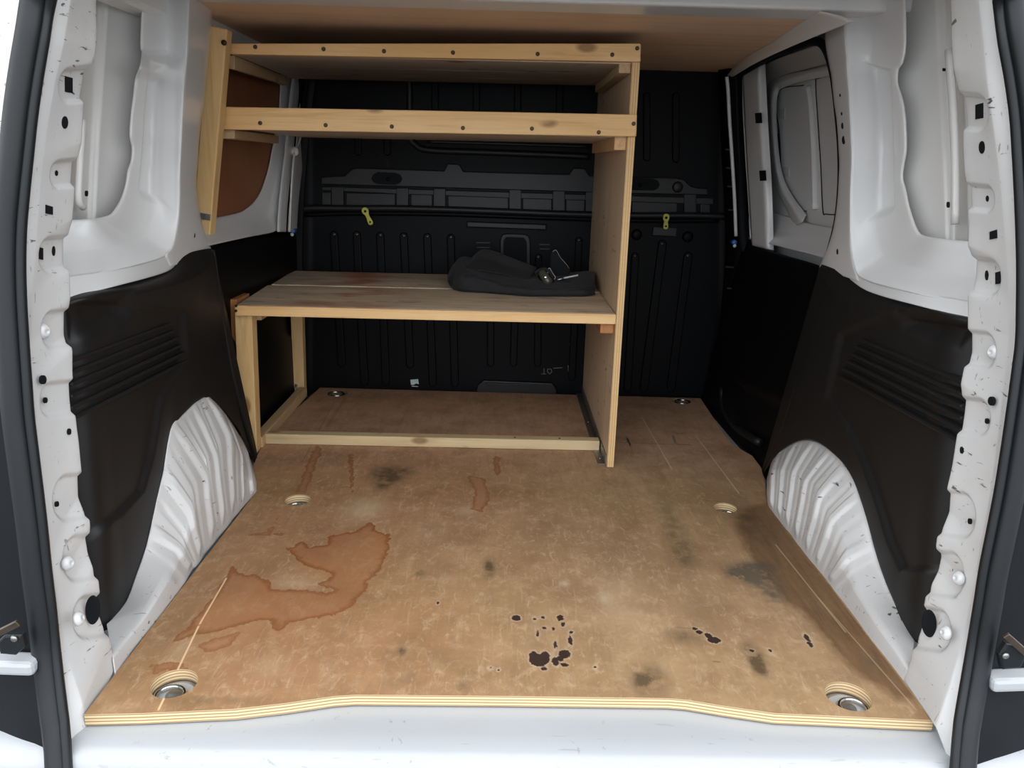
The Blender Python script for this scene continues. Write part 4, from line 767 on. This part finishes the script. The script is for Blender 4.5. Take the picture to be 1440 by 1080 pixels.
# ------------------------------------------------------------------ roof
ce = empty('ceiling', (0, 1.9, 1.07)); tag(ce, kind='structure')
plate('plywood_lining', [(-.70, 2.61, 1.072), (-.70, 1.70, 1.072), (PZ(1110, 40, 1.072)[0], 1.70, 1.072), (PZ(1085, 60, 1.072)[0], 2.0, 1.072), (PZ(1020, 103, 1.072)[0], 2.61, 1.072)], (0, 0, 1), .006, M['ceil_ply'], ce, 0)
box('roof_bow', -.72, .74, 1.60, 1.70, 1.07, 1.10, M['white'], ce, .006)
box('roof_inner_skin', -.74, .76, 1.2, 2.64, 1.12, 1.125, M['skin'], ce, .001)
box('rear_header', -.74, .76, 1.10, 1.22, 1.06, 1.16, M['white'], ce, .01)
sheet('roof_rail', [[(1015, 108, 1.072), (1050, 80, 1.072), (1085, 60, 1.072), (1150, 15, 1.072)], [(1022, 106, 1.055), (1060, 82, 1.055), (1105, 60, 1.055), (1180, 22, 1.055)], [(1030, 108, 1.04), (1068, 86, 1.04), (1125, 60, 1.04), (1200, 30, 1.04)]], 40, 12, M['skin'], ce, 2, None, (1, 0, 0), .0014)
beam('roof_rail', (-.73, 1.2, 1.06), (-.73, 2.6, 1.06), .06, .06, (1, 0, 0), M['skin'], ce, .01)

# ------------------------------------------------------------------ shelving unit
unit = empty('shelving_unit', (-.2, 2.2, 0)); tag(unit, 'home-made pine shelving unit with table deck, two upper shelves and plywood divider', 'shelving unit')
XR0, XR1 = .258, .276
def screw(parent, p, n=(0, -1, 0), r=.0042, mat=None):
    lathe('screw', p, n, [(r, -.002), (r, .0012), (r*.5, .0018), (0, .0006)], mat or M['screw'], parent, 10)
# divider
div = box('divider_panel', XR0, XR1, 1.915, 2.60, .001, 1.045, M['divider'], unit, .001)
box('divider_edge', XR0, XR1, 1.9135, 1.9150, .001, 1.045, M['ply_edge_v'], unit, .0002)
st = box('angle_strip', XR0-.022, XR0-.0005, 1.93, 2.60, .001, .0035, M['steel'], unit, .0004); box('angle_flange', XR0-.003, XR0-.0002, 1.93, 2.60, .001, .028, M['steel'], st, .0003)
for y in (1.97, 2.12, 2.28, 2.46): lathe('screw', (XR0-.012, y, .0035), (0, 0, 1), [(.0035, 0), (.0025, .0015), (0, .0015)], M['chrome'], st, 10)
# table deck: two boards
zt = .415; th = .024
tb0 = hexa('deck_board', [(-.702, 1.925, zt-th), (XR0-.001, 1.925, zt-th), (XR0-.001, 2.255, zt-th), (-.722, 2.255, zt-th), (-.702, 1.925, zt), (XR0-.001, 1.925, zt), (XR0-.001, 2.255, zt), (-.722, 2.255, zt)], M['table'], unit, .002)
tb1 = hexa('deck_board', [(-.712, 2.259, zt-th), (XR0-.001, 2.259, zt-th), (XR0-.001, 2.56, zt-th), (-.728, 2.56, zt-th), (-.712, 2.259, zt+.002), (XR0-.001, 2.259, zt+.002), (XR0-.001, 2.56, zt+.002), (-.728, 2.56, zt+.002)], M['table'], unit, .002)
fe = box('deck_front_rail', -.704, XR0-.0005, 1.915, 1.9245, zt-th-.002, zt-.0005, M['pine_x'], unit, .0015)
bt = box('deck_batten', .222, XR0-.001, 1.935, 2.5, zt-th-.030, zt-th-.001, M['orange_wood'], unit, .0015); box('deck_batten', -.70, -.665, 2.0, 2.5, zt-th-.030, zt-th-.001, M['pine_y'], unit, .0015)
# legs
p0 = PY(346, 448, 1.96); p1 = PY(347, 634, 1.985); p0[2] = zt-th-.001; p1[2] = .001; p1[0] = -.712
beam('leg', p1, p0, .044, .040, (1, 0, 0), M['pine_z'], unit, .002)
p0 = PY(420, 448, 2.50); p1 = PY(422, 553, 2.53); p0[2] = zt-th-.001; p1[2] = .001
beam('leg', p1, p0, .038, .035, (1, 0, 0), M['pine_z'], unit, .002)
lathe('screw', (p1[0]-.006, p1[1]-.02, .035), (0, -1, 0), [(.005, -.002), (.005, .002), (0, .002)], M['steel'], unit, 10); tube('foot_hook', [(p1[0]-.006, p1[1]-.022, .04), (p1[0]-.008, p1[1]-.028, .02), (p1[0]-.004, p1[1]-.03, .003)], .003, M['steel'], unit, 6)
# brown side strip beside the front leg
a0 = PY(320, 421, 1.97); a1 = PY(333, 421, 1.97); b1 = PY(334, 540, 1.97); b0 = PY(326, 540, 1.97)
plate('side_strip', [a0, a1, b1, b0], (0, 1, 0), .10, M['orange_wood'], unit, .0005)
for (x, y) in ((332, 430), (332, 437)): screw(unit, PY(x, y, 1.914), r=.0035)
# floor battens
bf = box('floor_batten', PZ(370, 627, 0)[0]+.002, .252, 2.035, 2.068, .001, .030, M['old_y'], unit, .002)
bs = box('floor_batten', -.715, -.686, 2.005, 2.50, .001, .032, M['pine_y'], unit, .002)
for x in (724, 787): c = PZ(x, 617, .030); screw(bf, (c[0], 2.05, .030), (0, 0, 1), .003)
# middle shelf
def rail_px(name, tl, tr, bl, br, Y, depth, parent, mat):
    P = [PY(*bl, Y), PY(*br, Y), PY(*br, Y), PY(*bl, Y), PY(*tl, Y), PY(*tr, Y), PY(*tr, Y), PY(*tl, Y)]
    for i in (2, 3, 6, 7): P[i] = P[i]+np.array((0, depth, 0))
    return hexa(name, P, mat, parent, .0022)
Ym = 1.892
mr = rail_px('front_rail', (313, 150), (896, 161), (313, 182), (895, 192), Ym, .022, unit, M['pine_x'])
for (x, y) in ((366, 173), (458, 176), (551, 178), (651, 180), (748, 181), (842, 186), (891, 174)): screw(mr, PY(x, y, Ym-.0002), r=.0048)
zmL = PY(313, 182, Ym)[2]; zmR = PY(895, 192, Ym)[2]
def deck(name, xl, xr, y0, y1, z, t, mat, parent): return hexa(name, [(xl, y0, z), (xr, y0, z+.004), (xr, y1, z+.004), (xl, y1, z), (xl, y0, z+t), (xr, y0, z+t+.004), (xr, y1, z+t+.004), (xl, y1, z+t)], mat, parent, .0015)
deck('shelf_board', -.655, XR0-.001, Ym+.0225, 2.20, zmL+.003, .018, M['under'], unit); deck('shelf_board', -.66, XR0-.001, 2.204, 2.47, zmL+.003, .018, M['under'], unit)
ba = hexa('shelf_batten', [PY(311, 195, 1.92), PY(330, 195, 1.92), PY(392, 202, 2.42), PY(385, 202, 2.42), PY(311, 182, 1.92), PY(330, 183, 1.92), PY(392, 191, 2.42), PY(385, 191, 2.42)], M['pine_y'], unit, .001)
for t_ in (.35, .9): lathe('screw', PY(330+62*t_-8, 192+8*t_, 1.92+.5*t_-.01), (.6, -1, 0), [(.003, 0), (.003, .002), (0, .002)], M['screw'], ba, 8)
box('shelf_batten', XR0-.029, XR0-.0005, 1.925, 2.42, zmR-.031, zmR+.001, wood('batten_end_wood', 1, (.62, .38, .18), (.72, .47, .24), (.4, .2, .08)), unit, .002)
# top shelf
Yt = 1.90
tr = rail_px('front_rail', (323, 61), (901, 61), (323, 76), (901, 87), Yt, .022, unit, M['pine_x'])
for (x, y) in ((359, 66), (455, 69), (540, 72), (637, 74), (756, 76), (861, 77), (896, 68)): screw(tr, PY(x, y, Yt-.0002), r=.0048)
ztl = PY(323, 76, Yt)[2]
for (y0, y1) in ((Yt+.0225, 2.125), (2.129, 2.30), (2.304, 2.43)): deck('shelf_board', -.665, XR0-.001, y0, y1, ztl+.001, .018, M['under'], unit)
tba = hexa('shelf_batten', [PY(320, 96, 1.93), PY(330, 98, 1.93), PY(404, 120, 2.43), PY(396, 120, 2.43), PY(320, 78, 1.93), PY(330, 78, 1.93), PY(404, 109, 2.43), PY(396, 109, 2.43)], M['pine_y'], unit, .001)
for t_ in (.12, .42, .7, .92): lathe('screw', PY(324+72*t_+3, 87+28*t_, 1.93+.5*t_-.012), (.6, -1, 0), [(.003, 0), (.003, .002), (0, .002)], M['screw'], tba, 8)
tz = PY(880, 95, 1.93)[2]
box('shelf_batten', XR0-.029, XR0-.0005, 1.925, 2.42, PY(880, 103, 1.925)[2], PY(880, 87, 1.925)[2], M['pine_y'], unit, .002)
# leaning left post and its bracket
q = [PY(300, 0, 1.87), PY(321, 0, 1.87), PY(297, 60, 1.87), PY(319, 60, 1.87)]
P0 = PY(310, 40, 1.86); P1 = PY(286, 336, 1.86)
post = beam('post', P1, P0, .042, .036, (1, 0, 0), M['pine_z'], unit, .003)
br = beam('post_bracket', PY(277, 303, 1.838), PY(296, 306, 1.838), .003, .014, (0, 1, 0), M['steel'], unit, .0005)
lathe('screw', PY(315, 60, 1.838), (0, -1, 0), [(.006, -.002), (.006, .002), (0, .002)], M['screw'], post, 10)

# ------------------------------------------------------------------ bag and camera on the table
def blob(name, rings, mat, parent, n=28, jit=.0, sub=0):
    """rings: list of (centre, half-width vector, half-height vector, exponent)"""
    vs = []; fs = []
    for (c, a, b, e) in rings:
        c = np.array(c, float); a = np.array(a, float); b = np.array(b, float)
        for j in range(n):
            g = 2*math.pi*j/n; cs, sn = math.cos(g), math.sin(g)
            u = math.copysign(abs(cs)**e, cs); v = math.copysign(abs(sn)**e, sn); vs.append(c+a*u+b*v+RNG.normal(0, 1, 3)*jit)
    k = len(rings)
    for i in range(k-1):
        for j in range(n): fs.append((i*n+j, i*n+(j+1) % n, (i+1)*n+(j+1) % n, (i+1)*n+j))
    fs += [tuple(range(n))[::-1], tuple((k-1)*n+j for j in range(n))]
    o = mesh(name, vs, fs, mat, parent, True)
    if sub: m = o.modifiers.new('s', 'SUBSURF'); m.levels = m.render_levels = sub
    return o
zb = zt+.003
bag = empty('folded_bag', PZ(740, 405, zt)); tag(bag, 'black nylon bag lying folded flat on the table deck', 'bag')
def bag_sheet(name, rows, mat, nu, nv, wr=0., seed=0, thick=.004):
    """rows: curves of (x, y, depth) knots"""
    r_ = np.random.default_rng(seed); ph = r_.uniform(0, 6, 8)
    def d(px, py, U, V):
        w_ = np.sin(px*.11+py*.33+ph[0])+.7*np.sin(px*.23-py*.41+ph[1])+.5*np.sin(px*.41+py*.15+ph[2]); return -wr*w_*sstep(0, .12, U)*sstep(1, .9, U)
    return sheet(name, rows, nv, nu, mat, bag, 1, d, (0, 1, 0), thick, True, .7)
def onT(x, y): return (x, y, PZ(x, y, zt+.0035)[1])
xs_ = [630, 637, 648, 660, 680, 705, 740, 765, 800, 822, 836]
row_b = [onT(x, y) for x, y in zip(xs_, [396, 406, 409, 410, 411, 413, 415.5, 416, 416, 416, 414])]
yb0 = [q[2] for q in row_b]
mk = lambda ys, dy: [(x, y, b+dd) for x, y, b, dd in zip(xs_, ys, yb0, dy)]
row_c2 = mk([395, 400, 398, 390, 393, 400, 406.5, 407, 407, 407, 406], [.0, .004, .006, .010, .006, .004, .004, .003, .002, .002, .004])
row_c1 = mk([394, 396, 388, 385, 391, 398.5, 405, 405.5, 405.5, 405.5, 404], [.002, .0, .000, -.004, .0, .0, .0, .0, -.002, -.002, .002])
row_r = mk([391, 384, 376, 376, 380, 385, 393, 394, 393, 393, 393], [.01, .02, .03, .045, .055, .06, .055, .06, .065, .065, .06])
row_k = mk([388, 374, 364, 363, 366, 374, 384, 386, 384, 382, 383], [.03, .08, .12, .15, .17, .17, .17, .18, .2, .2, .18])
row_z = [(x, y+8, d_+.02) for x, y, d_ in row_k]
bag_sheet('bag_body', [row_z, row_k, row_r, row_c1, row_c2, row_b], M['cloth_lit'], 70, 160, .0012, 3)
ft = [(661, 366, 2.34), (677, 352, 2.38), (692, 353, 2.38), (720, 363.5, 2.37), (754, 377, 2.33)]
fm = [(656, 373, 2.262), (672, 364, 2.27), (692, 367, 2.26), (716, 375, 2.255), (749, 385, 2.25)]
fb = [(652, 381, 2.225), (669, 380.5, 2.222), (698, 384.5, 2.215), (717, 388.5, 2.21), (744, 396, 2.20)]
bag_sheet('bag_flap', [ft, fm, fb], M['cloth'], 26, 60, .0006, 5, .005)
gt = [(633, 385, 2.28), (640, 371, 2.32), (650, 362, 2.34), (666, 364, 2.31)]; gm = [(632, 392, 2.25), (640, 383, 2.245), (648, 376, 2.245), (660, 374, 2.24)]; gb = [(637, 403, 2.24), (645, 399, 2.222), (650, 390, 2.222), (656, 382, 2.222)]
bag_sheet('bag_gusset', [gt, gm, gb], M['cloth'], 30, 40, .0022, 9, .005)
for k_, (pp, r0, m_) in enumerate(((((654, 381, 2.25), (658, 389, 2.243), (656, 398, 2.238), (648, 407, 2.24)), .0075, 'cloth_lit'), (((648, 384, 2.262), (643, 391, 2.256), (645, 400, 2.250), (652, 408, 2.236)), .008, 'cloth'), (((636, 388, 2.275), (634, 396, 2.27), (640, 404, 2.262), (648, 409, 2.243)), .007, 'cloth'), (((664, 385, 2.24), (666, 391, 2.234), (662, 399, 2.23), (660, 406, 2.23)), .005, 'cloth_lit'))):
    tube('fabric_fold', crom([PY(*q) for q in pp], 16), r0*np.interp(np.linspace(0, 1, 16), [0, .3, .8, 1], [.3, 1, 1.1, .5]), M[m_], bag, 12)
tube('seam_welt', crom([PY(x, y, d_-.003) for x, y, d_ in row_c1[3:]], 50), .0020, M['cloth'], bag, 6)
tube('hem_binding', crom([PY(x, y-1, d_-.001) for x, y, d_ in row_b[1:]], 50), .0030, M['cloth'], bag, 6)
S1 = [(740, 414, 2.198), (739.5, 405, 2.203), (741, 397, 2.235), (744, 390, 2.27)]; S2 = [(752, 414, 2.198), (752, 405, 2.203), (753, 397, 2.235), (756, 389, 2.27)]
sheet('bag_strap', [S1, S2], 24, 4, M['cloth'], bag, 1, None, (0, 1, 0), .003)
lathe('rivet', PY(741, 377, 2.352), (0, -1, .4), [(.0022, 0), (.0016, .0015), (0, .0015)], M['chrome'], bag, 8); lathe('rivet', PY(692, 353.5, 2.41), (0, -1, .4), [(.0030, 0), (.002, .002), (0, .002)], M['rubber'], bag, 8)
# head torch with wire loop
ht = empty('head_torch', PY(785, 398, 2.24)); tag(ht, 'small black head torch with a wire bracket resting on the bag', 'torch')
d0 = PY(762, 383, 2.205); d1 = PY(772, 398, 2.185)
tube('torch_body', [d0-(d1-d0)*.15, d0, (d0+d1)/2, d1, d1+(d1-d0)*.12], [.006, .0125, .0135, .0125, .005], M['green_gloss'], ht, 16)
lathe('lens', (d0+d1)/2+np.array((0, -.012, .003)), (.1, -1, .3), [(.0065, -.002), (.0065, .002), (.004, .004), (0, .005)], M['chrome'], ht, 14)
tube('body_shell', [d0+np.array((.004, .012, -.004))-(d1-d0)*.2, d0+np.array((.004, .012, -.004)), d1+np.array((.003, .012, -.006)), d1+(d1-d0)*.2+np.array((.003, .012, -.004))], [.008, .018, .018, .008], M['void'], ht, 16)
tube('wire_loop', crom([PY(x, y, 2.29) for x, y in ((777, 354), (780, 352), (783, 353), (788, 362), (795, 370), (801, 378))], 24), .0011, M['steel'], ht, 6)
tube('wire_loop', crom([PY(x, y, 2.20) for x, y in ((770, 385), (771, 379), (773, 377), (777, 384), (781, 390), (779, 393))], 20), .0013, M['steel'], ht, 6)
plate('hinged_plate', [PY(x, y, 2.285) for x, y in ((775, 356), (781, 353), (802, 381), (799, 388), (780, 392), (774, 378))], (0, 1, 0), .006, M['void'], ht, .001)
tube('metal_rod', [PY(781, 394, 2.20), PY(786, 393, 2.198), PY(793, 391, 2.196)], .0016, M['chrome'], ht, 8); tube('metal_rod', [PY(793, 391, 2.196), PY(813, 387, 2.196)], .0026, M['label_white'], ht, 8)
tube('torch_strap', crom([PY(x, y, 2.20) for x, y in ((752, 384), (758, 380), (766, 378), (775, 384), (778, 394), (790, 397), (800, 394))], 24), .004, M['cloth'], ht, 8)

# ------------------------------------------------------------------ rear opening: seal, doors, bumper
def seal_path():
    P = []
    for D in (LEFT, RIGHT):
        cS, cX = D['cS'], D['cX']; L = [PY((a[0]+b[0])/2, (a[1]+b[1])/2, a[2]-.014) for a, b in zip(cS[::12], cX[::12])]
        P.append(L)
    L, R = P; top = [(-.57, 1.02, 1.02), (-.50, 1.04, 1.09), (0, 1.05, 1.11), (.50, 1.04, 1.09), (.57, 1.02, 1.02)]
    bot = [(.60, .835, -.11), (.5, .83, -.14), (0, .83, -.145), (-.5, .83, -.14), (-.60, .835, -.11)]
    return [np.array(p) for p in (list(L[::-1])+top+list(R)+bot)]
sp = seal_path(); sp = crom(np.vstack([sp, sp[:1]]), 260)[:-1]
seal = empty('rear_door_seal', (0, .85, -.14))
tube('seal_bulb', sp, .0150, M['rubber'], seal, 14, True, .8)
cen = np.array((0, 0, .5)); inn_ = []
for p_ in sp:
    d_ = cen-p_; d_[1] = 0; d_ /= np.linalg.norm(d_); inn_.append(p_+d_*np.array((.0165, 0, .0165))+np.array((0, .006, 0)))
tube('seal_lip', inn_, .0075, M['rubber'], seal, 8, True)
tag(seal, 'thick black rubber seal running round the rear door opening', 'door seal')
bump = empty('rear_bumper', (0, .75, -.3)); tag(bump, 'black rear bumper step just below the loading sill', 'bumper')
box('bumper_step', -.80, .80, .66, .786, -.30, -.16, M['door_black'], bump, .02); box('bumper_skirt', -.78, .78, .70, .80, -.45, -.30, M['door_black'], bump, .02)
